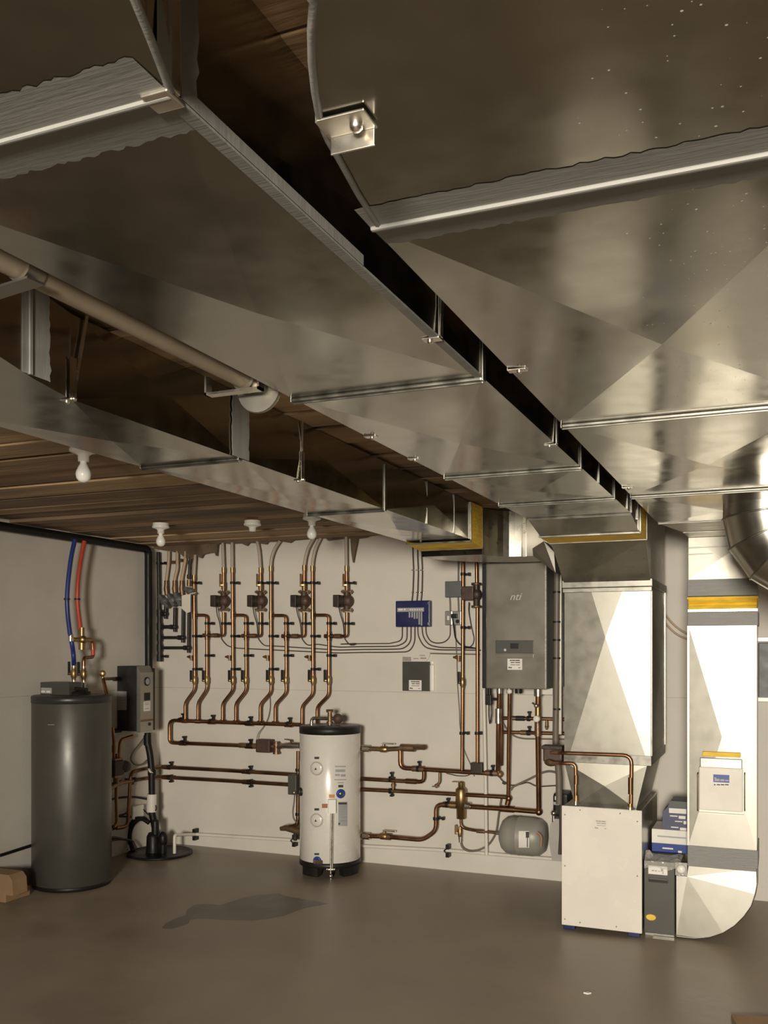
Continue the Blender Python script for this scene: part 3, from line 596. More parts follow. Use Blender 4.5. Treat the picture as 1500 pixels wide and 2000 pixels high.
zones = [
    dict(w='nearest the corner', a=[(345, 148), (337, 300), (342, 1045), (278, 1135), (278, 1246)], pe=1, tee=550, b=423, bb=[(423, 1045), (363, 1135), (363, 1250)], p=534, pt=[(528, 66), (534, 250)], ly=685),
    dict(w='second from the corner', a=[(590, 62), (592, 250), (597, 1050), (527, 1140), (527, 1256)], tee=550, b=683, bb=[(685, 1052), (615, 1140), (615, 1258)], p=780, pt=[(758, 58), (772, 130), (780, 250)], ly=688),
    dict(w='third from the corner', a=[(910, 54), (872, 110), (850, 180), (848, 240), (850, 1065), (778, 1145), (778, 1268)], tee=552, b=950, bb=[(952, 1068), (878, 1148), (878, 1272)], p=1070, pt=[(1135, 38), (1098, 100), (1078, 170), (1071, 235)], ly=690),
    dict(w='closest to the blue control box', a=[(1180, 36), (1145, 105), (1128, 180), (1125, 240), (1130, 1075), (1056, 1158), (1056, 1278)], tee=550, b=1235, bb=[(1235, 1082), (1157, 1162), (1157, 1284)], p=1355, pt=[(1350, 26), (1352, 240)], ly=690)]
R3 = .0125
for zi, z in enumerate(zones):
    q = lambda x, y, o=.085: wp('z3', x, y, o)
    base = q(z['a'][-1][0], z['a'][-1][1])
    t = thing('heating_riser', 'copper heating riser pair %s with plastic tubing tops' % z['w'], 'pipework', base, 'copper heating zone risers')
    A = z['a']; k = len(A) - 3 - 1                                                  # index of the tubing end
    pex = [q(*p) for p in A[:k + 1]]; cop = [q(*p) for p in A[k:]]
    run(t, 'riser_tubing', pex, .0125, 'pex', .06); run(t, 'riser_pipe', cop, R3, 'copper', .03)
    at(t, q(*A[k]), Z_, .04, .0155, 'brass', 'crimp_fitting')
    tb = q(A[k + 1][0], z['tee']); ax_t = A[k][0] + (A[k + 1][0] - A[k][0]) * (z['tee'] - A[k][1]) / (A[k + 1][1] - A[k][1])
    T = q(ax_t, z['tee'])
    run(t, 'return_pipe', [T, q(z['b'], z['tee'])] + [q(*p) for p in z['bb']], R3, 'copper', .03); at(t, T, Z_, .06, .016, 'copper', 'tee_fitting')
    # pump branch
    px = z['p']; run(t, 'pump_tubing', [q(*p) for p in z['pt']], .0125, 'pex', .06)
    run(t, 'pump_pipe', [q(*z['pt'][-1]), q(px, 388)], R3, 'copper'); at(t, q(*z['pt'][-1]), Z_, .04, .0155, 'brass', 'crimp_fitting')
    run(t, 'pump_outlet_pipe', [q(px, 530), q(px, z['ly']), q(z['b'], z['ly'])], R3, 'copper', .02)
    at(t, q(z['b'], z['ly']), Z_, .07, .0165, 'copperd', 'tee_fitting'); at(t, q(z['b'], z['ly']), X_, .07, .016, 'copperd', 'tee_branch')
    at(t, q((z['b'] + px) / 2, z['ly']), X_, .05, .0175, 'bronze', 'check_valve'); at(t, q(px, 355), Z_, .06, .018, 'bronze', 'isolation_valve')
    b = MB(); b.bar(q(px - 22, 275, .11), q(px - 22, 360, .11), .014, .008, Y_); b.bar(q(px - 22, 350, .11), q(px, 350, .10), .01, .01); b.obj('isolation_lever', M['brass'], t)
    ac = lambda y: A[k][0] + (A[k + 1][0] - A[k][0]) * (y - A[k][1]) / (A[k + 1][1] - A[k][1])
    for (x, y) in ((ac(335) if zi else 337, 335), (z['b'], 605), (z['b'], 819), (ac(910), 910), (ac(690), 690), (px, 606)): clip(t, q(x, y), X_, .036, R3)
    if zi: clip(t, q(px, 335), X_, .05, R3)
    drain(t, q(ac(828), 828), -X_)
    for x in (ac(985), z['b']): ball_valve(t, q(x, 985), Z_, Z_, .080, .016, hoff=V((-.028, -.012, 0)))
    # circulator pump on its branch
    c = q(px, 455); u = thing('circulator_pump', 'dark boxy circulator pump on the copper riser %s' % z['w'], 'pump', c, 'zone circulator pumps')
    b = MB(); b.sphere(c + V((.004, 0, 0)), .046, 18, (1, .8, 1.05)); b.cyl(c - Z_ * .066, c + Z_ * .066, .024); b.obj('volute', M['pumpred'], u)
    b = MB(); b.lathe([(.042, 0), (.043, .05), (.036, .058)], c - X_ * .01, (-1, 0, 0), 20); b.obj('motor', M['pump'], u)
    b = MB(); b.box(c + V((-.092, -.05, -.046)), c + V((-.044, .04, .044)), .006); b.obj('terminal_box', M['pump'], u)
    for s in (1, -1):
        b = MB(); b.box(c + V((-.040, -.022, s * .068 - .008)), c + V((.040, .022, s * .068 + .008)), .004); b.cyl(c + V((-.033, 0, s * .068 - .016)), c + V((-.033, 0, s * .068 + .016)), .006, seg=8); b.cyl(c + V((.033, 0, s * .068 - .016)), c + V((.033, 0, s * .068 + .016)), .006, seg=8); b.obj('flange', M['bronze'], u)
    # pump lead
    cable = [c + V((-.066, .0, -.045)), q(px - 45, 540, .10), q(px - 22, 610, .06), q(px - 18, 690, .03)]
    ly = [(px - 12, 712, .02), (px + 22, 755, .02), (px + 80, [770, 755, 742, 738][zi], .02)]
    ends = [775, 757, 746, 738][zi]
    ex = 1500; wy = [785, 768, 752, 738][zi]
    P = [q(*p) for p in ly]; endp = [(410, 708), (440, 727), (465, 745), (490, 764)]
    bx, by = endp[3 - zi]
    P2 = [wp('z5', 0, by + 4, .015), wp('z5', 150, by, .015), wp('z5', 330 if zi else 330, by - 1, .015), wp('z5', bx - 60 + 12 * (3 - zi) - 10, by - 4, .015), wp('z5', bx, 690 + 4 * (3 - zi), .015), wp('z5', bx, 598, .02)]
    b = MB(); b.tube(cable + P + P2, .0042, .05, 6); tag(b.obj('pump_cable', M['cable']), 'dark cable from the riser pump %s, run along the wall' % z['w'], 'cable', 'pump cables along the wall')

# lower header under the risers
t = thing('supply_header', 'horizontal copper header under the risers looping back into the white tank', 'pipework', wp('z4', 160, 290))
q = lambda x, y, o=.085: wp('z4', x, y, o)
run(t, 'header_pipe', [q(975, 174), q(630, 164), q(160, 146), q(160, 282), q(205, 285), q(690, 304)], .0155, 'copper', .05, 14)
for x, y in ((232, 143), (413, 153), (643, 163), (884, 170), (238, 283), (643, 302)): 
    clip(t, q(x, y), Z_, .042, .0155); at(t, q(x + 2, y + 3), X_, .06, .020, 'copperd')
for x in (250, 330, 483, 564, 713, 803): at(t, q(x, 150 + (x - 250) * .027), X_, .04, .019, 'copper', 'tee_fitting')
at(t, q(610, 300), X_, .07, .0205, 'brass', 'adapter'); at(t, q(683, 304), X_, .03, .022, 'bronze', 'union')
u = thing('flow_control_valve', 'brown boxy motorised valve between the copper header and white tank', 'valve', q(745, 305))
c = q(745, 303); b = MB(); b.box(c + V((-.062, -.045, -.048)), c + V((.062, .03, .052)), .01); b.obj('actuator', M['pumpred'], u)
b = MB(); b.cyl(c - X_ * .075, c + X_ * .10, .019); b.obj('valve_body', M['bronze'], u)
b = MB(); c2 = q(812, 312); b.cyl(c2 + Z_ * .045, c2 - Z_ * .05, .021); b.lathe([(.030, 0), (.030, .014)], c2 + Z_ * .02); b.lathe([(.028, 0), (.028, .014)], c2 - Z_ * .05); b.obj('side_port', M['bronze'], u)
b = MB(); b.tube([q(810, 312), q(855, 302), q(905, 300), q(955, 300)], .02, radii=[.018, .022, .027, .024], seg=14); b.obj('union_nut', M['silver'], u)
b = MB(); b.bar(q(905, 300, .1), q(900, 268, .11), .012, .01, Y_); b.bar(q(903, 268, .11), q(862, 262, .11), .012, .007, Z_); b.obj('valve_lever', M['bronze'], u)

# twin mains running behind the tank
def mains(label, y0, y1, yr, rx, tail):
    t = thing('copper_main', label, 'pipework', q(200, y0)); ty = lambda x: y0 + (y1 - y0) * (x - 70) / 865.0
    return t, [q(x, ty(x)) for x in (72, 500, 935)]
LW = lambda x, y, o=.085: lp('y1', x, y, o)
t = thing('copper_main', 'upper of two copper mains running from the corner behind the white tank', 'pipework', q(300, 436), 'twin copper mains')
w6 = lambda x, y, o=.085: wp('z6', x, y, o)
run(t, 'main_pipe', [LW(180, 1450), LW(330, 1425), LW(370, 720), LW(560, 672), V((XL + .085, YW - .085, q(60, 429).z)), q(70, 429), q(500, 452), w6(150, 525), w6(400, 540), w6(548, 546), w6(548, 478)], .0145, 'copperd', .05, 12)
for x, y in ((157, 433), (643, 460)): clip(t, q(x, y), Z_, .035, .0145); at(t, q(x - 25, y - 1), X_, .04, .0185, 'copperd', 'coupling')
clip(t, w6(335, 527), Z_, .04, .0145); at(t, w6(465, 542), X_, .08, .0185, 'copperd', 'coupling')
t = thing('copper_main', 'lower of two copper mains running from the corner behind the white tank', 'pipework', q(300, 500), 'twin copper mains')
run(t, 'main_pipe', [LW(130, 880), LW(345, 840), LW(560, 800), V((XL + .085, YW - .085, q(60, 491).z)), q(70, 491), q(500, 515), w6(150, 593), w6(460, 608), w6(760, 624), w6(1075, 642)], .0145, 'copperd', .05, 12)
for x, y in ((157, 495), (645, 524)): clip(t, q(x, y), -Z_, .035, .0145); at(t, q(x - 25, y - 1), X_, .04, .0185, 'copperd', 'coupling')
clip(t, w6(335, 603), -Z_, .035, .0145); b = MB(); b.cyl(w6(352, 598), w6(352, 535), .010, seg=8); b.lathe([(.016, 0), (.016, .02)], w6(352, 575), seg=10); b.obj('bypass_valve', M['bronze'], t)
clip(t, LW(415, 820), -Z_, .03, .0145, 'l')
b = MB(); e = w6(1088, 650); b.sphere(e, .024, 12); b.cyl(e, w6(1078, 692), .018); b.obj('elbow_fitting', M['copperd'], t)
b = MB(); b.tube([w6(1085, 640), yp('y6', 290, 700, 6.2), yp('y6', 300, 100, 6.12)], .0135, 0, 12); b.obj('boiler_riser', M['copper'], t)

# upper tank outlet to the boiler header
t = thing('boiler_header', 'copper header from the top right of the white tank up to the wall boiler', 'pipework', w6(700, 475))
tnk = lambda x, y: yp('z6', x, y, YW - .30)
run(t, 'tank_outlet', [w6(130, 330), w6(300, 338), w6(545, 325)], .0175, 'bronze', .05, 14); at(t, w6(140, 331), X_, .03, .027, 'silver', 'flange_nut'); at(t, w6(180, 332), X_, .055, .026, 'silver', 'union_nut')
at(t, w6(445, 328), X_, .11, .027, 'bronze', 'fitting'); b = MB(); b.cyl(w6(490, 322, .1), w6(550, 325, .16), .019); b.obj('end_elbow', M['bronze'], t)
ball_valve(t, w6(290, 337), X_, X_, .09, .021, 'silver', Z_ * .042)
run(t, 'header_pipe', [w6(397, 335), w6(397, 456), w6(520, 463), w6(850, 484), w6(1040, 494)], .0165, 'copper', .045, 14)
for x, y in ((511, 462), (980, 489)): clip(t, w6(x, y), Z_, .045, .0165); at(t, w6(x, y), X_, .09, .021, 'bronze')
b = MB(); c = w6(888, 462); b.box(c + V((-.042, -.03, -.03)), c + V((.042, .02, .045)), .006); b.obj('zone_valve', M['pump'], t)
b = MB(); b.tube([w6(648, 488), w6(648, 548), w6(632, 565)], .010, .02, 8); b.sphere(w6(628, 570), .016, 10); b.bar(w6(600, 574, .1), w6(640, 574, .1), .008, .008); b.obj('drain_cock', M['bronze'], t)
w5 = lambda x, y, o=.085: wp('z5', x, y, o)
run(t, 'domestic_riser', [w6(790, 470), w5(793, 1100), w5(797, 150), w5(797, 100)], .0125, 'copper'); run(t, 'pump_riser', [w6(888, 440), w5(888, 1000), w5(888, 480)], .0125, 'copper'); run(t, 'pump_riser', [w5(884, 340), w5(882, 110)], .0125, 'copper')
for x, y in ((797, 265), (797, 605)): clip(t, w5(x, y), X_, .036, .0125)
clip(t, w6(790, 235), X_, .036, .0125); clip(t, w6(888, 235), X_, .02, .0125)
ball_valve(t, w5(794, 955), Z_, Z_, .075, .018, hoff=V((-.024, -.012, 0))); drain(t, w5(794, 795), -X_)
for y in (380, 165): at(t, w5(797, y), Z_, .04, .015, 'copperd')
run(t, 'boiler_riser', [w6(1038, 494), w6(1020, 480), yp('y6', 180, 520, 6.18), yp('y6', 190, 100, 6.12)], .0165, 'copper', .03); run(t, 'boiler_riser', [w6(1042, 440), yp('y6', 215, 560, 6.22), yp('y6', 205, 100, 6.16)], .011, 'copperd', .02)
at(t, yp('y6', 180, 370, 6.15), Z_, .10, .0225, 'silver', 'union'); b = MB(); b.sphere(w6(1032, 496), .024, 12); b.obj('elbow_fitting', M['bronze'], t)
c = w5(845, 390); u = thing('circulator_pump', 'brown circulator pump tucked between the grey junction box and the wall boiler', 'pump', c, 'zone circulator pumps')
b = MB(); b.sphere(w5(882, 395), .044, 16, (.9, .8, 1)); b.cyl(w5(882, 330), w5(882, 480), .022); b.obj('volute', M['pump'], u)
b = MB(); b.box(c + V((-.055, -.05, -.046)), c + V((.035, .04, .05)), .008); b.obj('motor', M['pumpred'], u)
for y in (328, 472):
    b = MB(); b.lathe([(.012, -.008), (.036, -.008), (.036, .008), (.012, .008)], w5(882, y), (0, 0, 1)); b.obj('flange', M['bronze'], u)
b = MB(); b.tube([w5(835, 445, .1), w5(832, 500, .05), w5(850, 600, .02), w5(870, 680, .015), w5(855, 725, .015), w5(810, 738, .015)], .0042, .04, 6); tag(b.obj('pump_cable', M['cable']), 'dark cable looping below the brown pump beside the wall boiler', 'cable', 'pump cables along the wall')

# lower tank return with air separator
t = thing('return_line', 'copper return line with brass air separator from the lower right of the white tank', 'pipework', w6(780, 900))
run(t, 'return_pipe', [w6(130, 888), w6(300, 893), w6(540, 915), w6(625, 855), w6(625, 690), w6(740, 693)], .0165, 'copper', .045, 14)
at(t, w6(140, 888), X_, .03, .027, 'white', 'flange_nut'); at(t, w6(182, 890), X_, .055, .026, 'silver', 'union_nut'); at(t, w6(305, 893), X_, .08, .024, 'bronze', 'fitting')
ball_valve(t, w6(295, 892), X_, X_, .09, .021, 'silver', Z_ * .042); clip(t, w6(625, 779), X_, .045, .0165); clip(t, w6(695, 690), Z_, .035, .0165); at(t, w6(695, 691), X_, .06, .021, 'copperd')
b = MB(); c = w6(785, 660); b.lathe([(.014, -.135), (.034, -.13), (.034, -.045), (.040, -.04), (.040, .075), (.030, .085), (.022, .09), (.022, .12), (.012, .13)], c, seg=20); b.bar(c + V((-.06, -.02, .128)), c + V((0, -.02, .128)), .008, .006); asp = b.obj('air_separator', M['brass'], t)
at(t, w6(735, 693), X_, .05, .025, 'brass', 'union_nut'); at(t, w6(825, 697), X_, .05, .025, 'silver', 'union_nut')
run(t, 'boiler_return', [w6(800, 700), w6(1080, 718), w6(1280, 735), yp('y6', 597, 500, 6.15), yp('y6', 600, 95, 6.12)], .0175, 'copper', .03, 14)
at(t, w6(1078, 718), X_, .10, .022, 'copperd', 'tee_fitting'); b = MB(); b.sphere(w6(1280, 736), .026, 12); b.obj('elbow_fitting', M['copperd'], t)
at(t, yp('y6', 597, 480, 6.15), Z_, .13, .022, 'bronze', 'coupling'); at(t, yp('y6', 600, 125, 6.12), Z_, .045, .028, 'silver', 'union_nut'); at(t, yp('y6', 598, 320, 6.13), Z_, .07, .020, 'brass', 'drain_tee')
b = MB(); c = yp('y6', 592, 398, 6.10); b.lathe([(.021, 0), (.021, .03), (.018, .034), (0, .034)], c, (0, -1, 0)); b.obj('pressure_gauge', M['paper'], t)
b = MB(); c = yp('y6', 580, 262, 6.10); b.sphere(c, .016, 10); b.bar(c, c + V((-.02, -.02, .02)), .01, .01); b.obj('relief_knob', M['silver'], t)
run(t, 'vessel_pipe', [w6(783, 745), w6(783, 835), w6(850, 852), w6(1035, 872)], .010, 'copperd', .04, 8); at(t, w6(910, 860), X_, .06, .0135, 'bronze', 'coupling')
ball_valve(t, w6(778, 870), Z_, Z_, .055, .014, hoff=V((-.028, -.01, 0)), hm='bronze'); at(t, w6(780, 912), Z_, .04, .012, 'silver', 'hose_barb')
b = MB(); b.tube([w6(781, 925), w6(790, 965), w6(830, 988), w6(890, 985), w6(960, 950, .07), w6(1010, 870, .07), w6(1022, 760, .07), w6(1040, 655, .08)], .0065, .06, 8); tag(b.obj('fill_hose', M['cablegrey']), 'grey hose looping beneath the air separator and up beside the grey vessel', 'hose')

# cross pipes to the right of the boiler risers
y6 = lambda x, y, Y=6.26: yp('y6', x, y, Y)
t = thing('branch_pipe', 'upper copper branch pipe with black clamp running behind the tall plenum', 'pipework', y6(300, 392), 'copper branches below the boiler')
run(t, 'pipe', [y6(215, 392), y6(600, 398), y6(900, 406)], .0125, 'copper'); b = MB(); b.cyl(y6(365, 394), y6(455, 396), .017); b.obj('dark_sleeve', M['iron'], t); clip(t, y6(498, 397), Z_, .04, .0125); drain(t, y6(690, 405), V((0, 0, -1))); at(t, y6(345, 393), X_, .05, .016, 'silver', 'union')
t = thing('branch_pipe', 'lower copper branch pipe with black clamp running behind the tall plenum', 'pipework', y6(300, 540), 'copper branches below the boiler')
run(t, 'pipe', [y6(215, 540), y6(600, 550), y6(900, 556)], .0125, 'copper'); clip(t, y6(498, 548), Z_, .036, .0125); at(t, y6(445, 545), X_, .04, .017, 'bronze', 'coupling')
b = MB(); b.tube([y6(225, 440), y6(270, 520), y6(350, 590), y6(450, 612), y6(600, 612), y6(880, 616)], .005, .05, 6); tag(b.obj('sensor_cable', M['cablegrey']), 'thin grey cable sagging under the lower copper branch beside the plenum', 'cable')
b = MB(); b.tube([y6(310, 1155), y6(330, 1120), y6(480, 1050), y6(600, 990), y6(660, 962), y6(730, 952), y6(810, 975)], .007, .05, 8); tag(b.obj('condensate_hose', M['cablegrey']), 'grey hose arching from the copper elbow towards the plenum', 'hose')
b = MB(); b.tube([y6(190, 1015), y6(235, 1070), y6(300, 1105), y6(400, 1098), y6(490, 1065), y6(570, 1112), y6(640, 1115), y6(800, 1105)], .004, .05, 6); b.cyl(y6(225, 1070), y6(255, 1085), .01, seg=8); tag(b.obj('sensor_cable', M['cable']), 'thin dark cable with plug strung low between the boiler pipes', 'cable')
t = thing('flue_drain_pipe', 'grey brown vertical pipe with steel channel between the wall boiler and the tall plenum', 'pipe', V((-1.30, 6.0, .7)))
b = MB(); b.tube([yp('z5', 1396, 240, 6.0), yp('z5', 1392, 800, 6.0), yp('y6', 790, 250, 6.0), yp('y6', 785, 640, 6.0), yp('y6', 820, 1000, 6.0), yp('y6', 822, 1300, 6.0)], .021, .03, 12); b.obj('pipe', M['cablegrey'], t)
b = MB(); p0, p1 = yp('z5', 1418, 235, 6.02), yp('y6', 815, 560, 6.02); b.box((p0.x - .008, 6.0, p1.z), (p0.x + .010, 6.03, p0.z)); b.obj('steel_channel', M['galvbright'], t)
b = MB(); p0, p1 = yp('z5', 1430, 300, 6.05), yp('z5', 1440, 980, 6.05); b.box((p0.x - .010, 6.03, p1.z), (p0.x + .012, 6.06, p0.z)); b.obj('dark_channel', M['iron'], t)
for y in (380, 570, 685, 800, 1125): at(t, yp('z5', 1394, y, 6.0), Z_, .012, .025, 'iron', 'band')

# pipes over the front of the plenum into the cabinet
z7 = lambda x, y, Y=5.24: yp('z7', x, y, Y)
t = thing('heating_coil_pipework', 'copper pipes looping across the plenum front down into the white cabinet', 'pipework', z7(600, 560))
run(t, 'feed_pipe', [z7(120, 228, 5.45), z7(175, 230), z7(632, 246), z7(627, 580)], .0105, 'copper', .05, 12); run(t, 'return_pipe', [z7(110, 280, 5.45), z7(130, 294, 5.35), z7(185, 296), z7(275, 297), z7(276, 540)], .0105, 'copper', .03, 12)
for x, y, L in ((278, 400, .05), (278, 520, .035), (625, 440, .09), (623, 570, .03)): at(t, z7(x, y), Z_, L, .0135, 'brass' if L < .05 else 'copperd')
b = MB(); b.cyl(z7(276, 535), z7(276, 560), .016, seg=10); b.cyl(z7(622, 575), z7(622, 592), .016, seg=10); b.obj('nipple', M['silver'], t)
u = thing('circulator_pump', 'brown boxed circulator pump at the left edge of the tall plenum', 'pump', z7(130, 240, 5.5), 'zone circulator pumps')
c = z7(130, 238, 5.5); b = MB(); b.box(c + V((-.055, -.03, -.045)), c + V((.06, .05, .045)), .012); b.obj('motor', M['pumpred'], u); b = MB(); b.box(c + V((-.062, -.035, .03)), c + V((.06, .055, .052)), .005); b.obj('terminal_box', M['pump'], u)
b = MB(); b.sphere(c + V((-.01, -.01, -.045)), .034, 12, (1.2, 1, .8)); b.obj('volute', M['bronze'], u)

# ================================================================== gas manifold in the corner
y2 = lambda x, y, o=.07: wp('y2', x, y, o)
t = thing('gas_manifold', 'black iron pipe manifold with four elbowed branches in the corner of the back wall', 'pipework', y2(95, 1900))
run(t, 'drop_pipe', [y2(75, 225), y2(82, 700), y2(85, 1180)], .016, 'iron'); b = MB(); b.tube([y2(92, 1120), y2(95, 1900)], .020); 
for y in (1180, 1390, 1560, 1720, 1880): b.cyl(y2(94, y - 55), y2(94, y + 55), .024)
b.obj('manifold', M['iron'], t)
for (y, x, top, nm) in ((1190, 185, 1000, 0), (1395, 330, 1090, 1), (1562, 455, 1110, 2), (1722, 545, 1170, 3)):
    b = MB(); b.tube([y2(120, y), y2(x, y), y2(x + 5, top)], .0125 if nm > 1 else .015, .012, 10); e = y2(x, y); b.sphere(e, .022, 12); b.cyl(e, e - Z_ * .04, .013, seg=10); b.cyl(e - X_ * .045, e - X_ * .02, .019, seg=10); b.obj('branch', M['iron'], t)
clip(t, y2(95, 1855), X_, .05, .018); clip(t, y2(82, 400), X_, .05, .016)
for i, (x0, x1, x2) in enumerate(((240, 235, 200), (372, 385, 330), (500, 480, 440))):
    b = MB(); b.tube([y2(x0, 215), y2(x0 - 2, 350), y2(x1 - 10, 480), y2(x2 + 5, 620), y2(x2, 690)], .013, .05, 10); b.obj('gas_tube', M['pexwarm'], t)
    b = MB(); b.tube([y2(x2, 670), y2(x2, 740), y2(x2 - 3, 800), y2(x2 + 8, 900)], .017, radii=[.017, .018, .021, .017]); b.obj('tube_adapter', M['bronze'], t)
b = MB(); b.tube([y2(585, 300), y2(565, 400), y2(555, 650)], .012); b.cyl(y2(555, 580), y2(555, 640), .018); b.obj('vent_stub', M['iron'], t)
b = MB(); b.tube([y2(555, 660), y2(553, 760)], .018); b.obj('tube_adapter', M['bronze'], t)
for (x0, y0, x1, y1) in ((95, 900, 230, 1090), (235, 880, 330, 1070), (340, 860, 430, 1060), (500, 790, 640, 880)):
    b = MB(); a, c = y2(x0, y0, .11), y2(x1, y1, .11); m = (a + c) / 2; b.bar(a, c, .03, .045, Y_, .008); b.sphere(m, .034, 10, (1.2, .8, .9)); b.obj('regulator', M['grey'], t)
for (xa, ya) in ((140, 992), (285, 990), (390, 965)): b = MB(); b.bar(y2(xa - 30, ya, .15), y2(xa + 35, ya + 6, .15), .010, .006); b.obj('regulator_label', M['silver'], t)
for (x, y) in ((270, 385), (390, 355), (515, 383)): b = MB(); c = y2(x, y, .06); b.box(c - V((.025, .01, .012)), c + V((.03, .03, .012)), .004); b.obj('tube_clip', M['bronze'], t)
b = MB(); p = [y2(438, 905, .16), y2(575, 880, .16), y2(575, 1160, .155), y2(520, 1180, .155), y2(440, 1110, .155)]; b.prism(p, (0, .004, 0)); b.bar(y2(575, 882, .16), y2(660, 862, .15), .02, .006); b.obj('hanging_tag', M['pvc'], t)

# ================================================================== condensate pipe along the foot of the wall
t = thing('condensate_pipe', 'white plastic drain pipe clipped along the foot of the back wall into the sump pit', 'pipe', wp('z4', 190, 975, .1))
pz = wp('z4', 190, 975, .36); pz.z = .016
cp = [pz, V((pz.x, pz.y, wp('z4', 185, 846, .36).z)), wp('z4', 320, 842, .035), wp('z4', 950, 880, .035), wp('z6', 150, 953, .035), wp('z6', 700, 982, .035), wp('z6', 1420, 1040, .035)]
run(t, 'pipe', cp, .0125, 'pvc', .025, 12)
for p in (wp('z4', 318, 842, .035), wp('z4', 925, 879, .035), wp('z6', 703, 982, .035)):
    b = MB(); b.tube([p + V((-.012, -.02, .010)), p + V((-.028, -.02, 0)), p + V((-.012, -.02, -.012))], .005, .01, 6); b.box(p + V((-.012, -.026, .012)), p + V((.012, .030, .045))); b.box(p + V((-.012, -.026, -.045)), p + V((.012, .030, -.014))); b.obj('pipe_clip', M['black'], t)
b = MB(); b.tube([yp('y6', 25, 90, 6.27), yp('y6', 45, 1000, 6.27), V((yp('y6', 55, 1850, 6.27).x, 6.27, wp('z6', 946, 1000, .035).z))], .0125, 0, 12); tag(b.obj('drain_standpipe', M['pvc']), 'white plastic vertical pipe dropping from the wall boiler to the foot pipe', 'pipe')

# ================================================================== cables at the control box
def cable(label, pts, m='cable', r=.0042, nm='cable', group=None, bend=.06): b = MB(); b.tube(pts, r, bend, 8); return tag(b.obj(nm, M[m]), label, 'cable', group)
q5 = lambda x, y: wp('z5', x, y, .015)
for i, (x0, x1, lb) in enumerate(((477, 472, 'first of three dark cables rising from the blue control box, nearest the pumps'), (507, 503, 'middle of three dark cables rising from the blue control box'), (533, 530, 'last of three dark cables rising from the blue control box, nearest the junction box'))):
    P = [q5(x0, 80), q5(x0 + 2, 170), q5(x0 + 6, 240), q5(x1 + 6, 380), q5(x1, 435)]
    t = thing('riser_cable', lb, 'cable', P[-1], 'cables above the control box'); b = MB(); b.tube(P, .0055, .04, 8); b.obj('sheath', M['cable'], t)
    for y in (240, 382): c = q5(x0 + 5, y); b = MB(); b.box(c - V((.014, .008, .004)), c + V((.014, .014, .004)), .002); b.obj('cable_staple', M['silver'], t)
cable('dark cable curving from the blue control box up into the grey light switch', [q5(560, 598), q5(562, 650), q5(590, 695), q5(630, 706), q5(680, 700), q5(715, 665), q5(716, 590)])
cable('dark cable sweeping from the blue control box towards the wall boiler, upper of two', [q5(535, 598), q5(540, 660), q5(575, 715), q5(640, 732), q5(760, 734), q5(885, 738)], group='cables to the boiler')
cable('dark cable sweeping from the blue control box towards the wall boiler, lower of two', [q5(508, 598), q5(510, 660), q5(550, 735), q5(640, 748), q5(760, 748), q5(910, 750)], group='cables to the boiler')
cable('pale conduit line on the wall above the charcoal document folder', [q5(590, 770), q5(700, 773), q5(905, 776)], 'cablegrey', .0045)
cable('thin cable hanging from the grey outlet box down past the copper risers', [wp('z5', 745, 585, .03), q5(758, 800), q5(760, 950), q5(775, 1150), wp('z6', 775, 180, .02), wp('z6', 800, 340, .02), wp('z6', 850, 445, .02), wp('z6', 868, 510, .03)], 'cablegrey', .0035)
cable('thin cable tied under the copper boiler header', [wp('z6', 690, 490, .06), wp('z6', 760, 508, .06), wp('z6', 820, 508, .06), wp('z6', 850, 492, .06)], 'cable', .003)
cable('thin lead hanging from the third riser down to the motorised valve', [wp('z3', 845, 830, .06), wp('z3', 842, 1080, .03), wp('z3', 846, 1170, .03), wp('z3', 830, 1240, .05), wp('z4', 735, 185, .05), wp('z4', 700, 225, .08), wp('z4', 692, 265, .09)], 'cablegrey', .0032)
for i, (x, lb) in enumerate(((712, 'short conduit joining the grey junction box to the light switch'), (765, 'short conduit joining the grey junction box to the plug outlet'))):
    cable(lb, [q5(x, 405), q5(x + 3, 450), q5(x + 4, 500)], 'cablegrey', .006)
cable('grey conduit rising from the junction box to the duct above', [q5(768, 150), q5(767, 315)], 'cablegrey', .006)
cable('black lead hanging in a loop under the left of the wall boiler', [yp('y6', 80, 240, 6.2), yp('y6', 78, 350, 6.2), yp('y6', 90, 465, 6.2), yp('y6', 112, 350, 6.2), yp('y6', 108, 245, 6.2)], 'black', .004, bend=.02)
for i, (dx, lb) in enumerate(((0, 'outer of two thin brown lines bending across the wall behind the return drop'), (-12, 'inner of two thin brown lines bending across the wall behind the return drop'))):
    P = [yp('z8', 818 + dx, 330, 6.30), yp('z8', 815 + dx, 560, 6.30), yp('z8', 818 + dx, 790 - dx * 3, 6.30), yp('z8', 865 + dx, 880 - dx * 3, 6.30), yp('z8', 935 + dx, 945 - dx * 3, 6.30), yp('z8', 1060, 1010 - dx * 2, 6.30)]
    cable(lb, P, 'pexwarm', .006, 'refrigerant_line', 'thin lines behind the return drop')

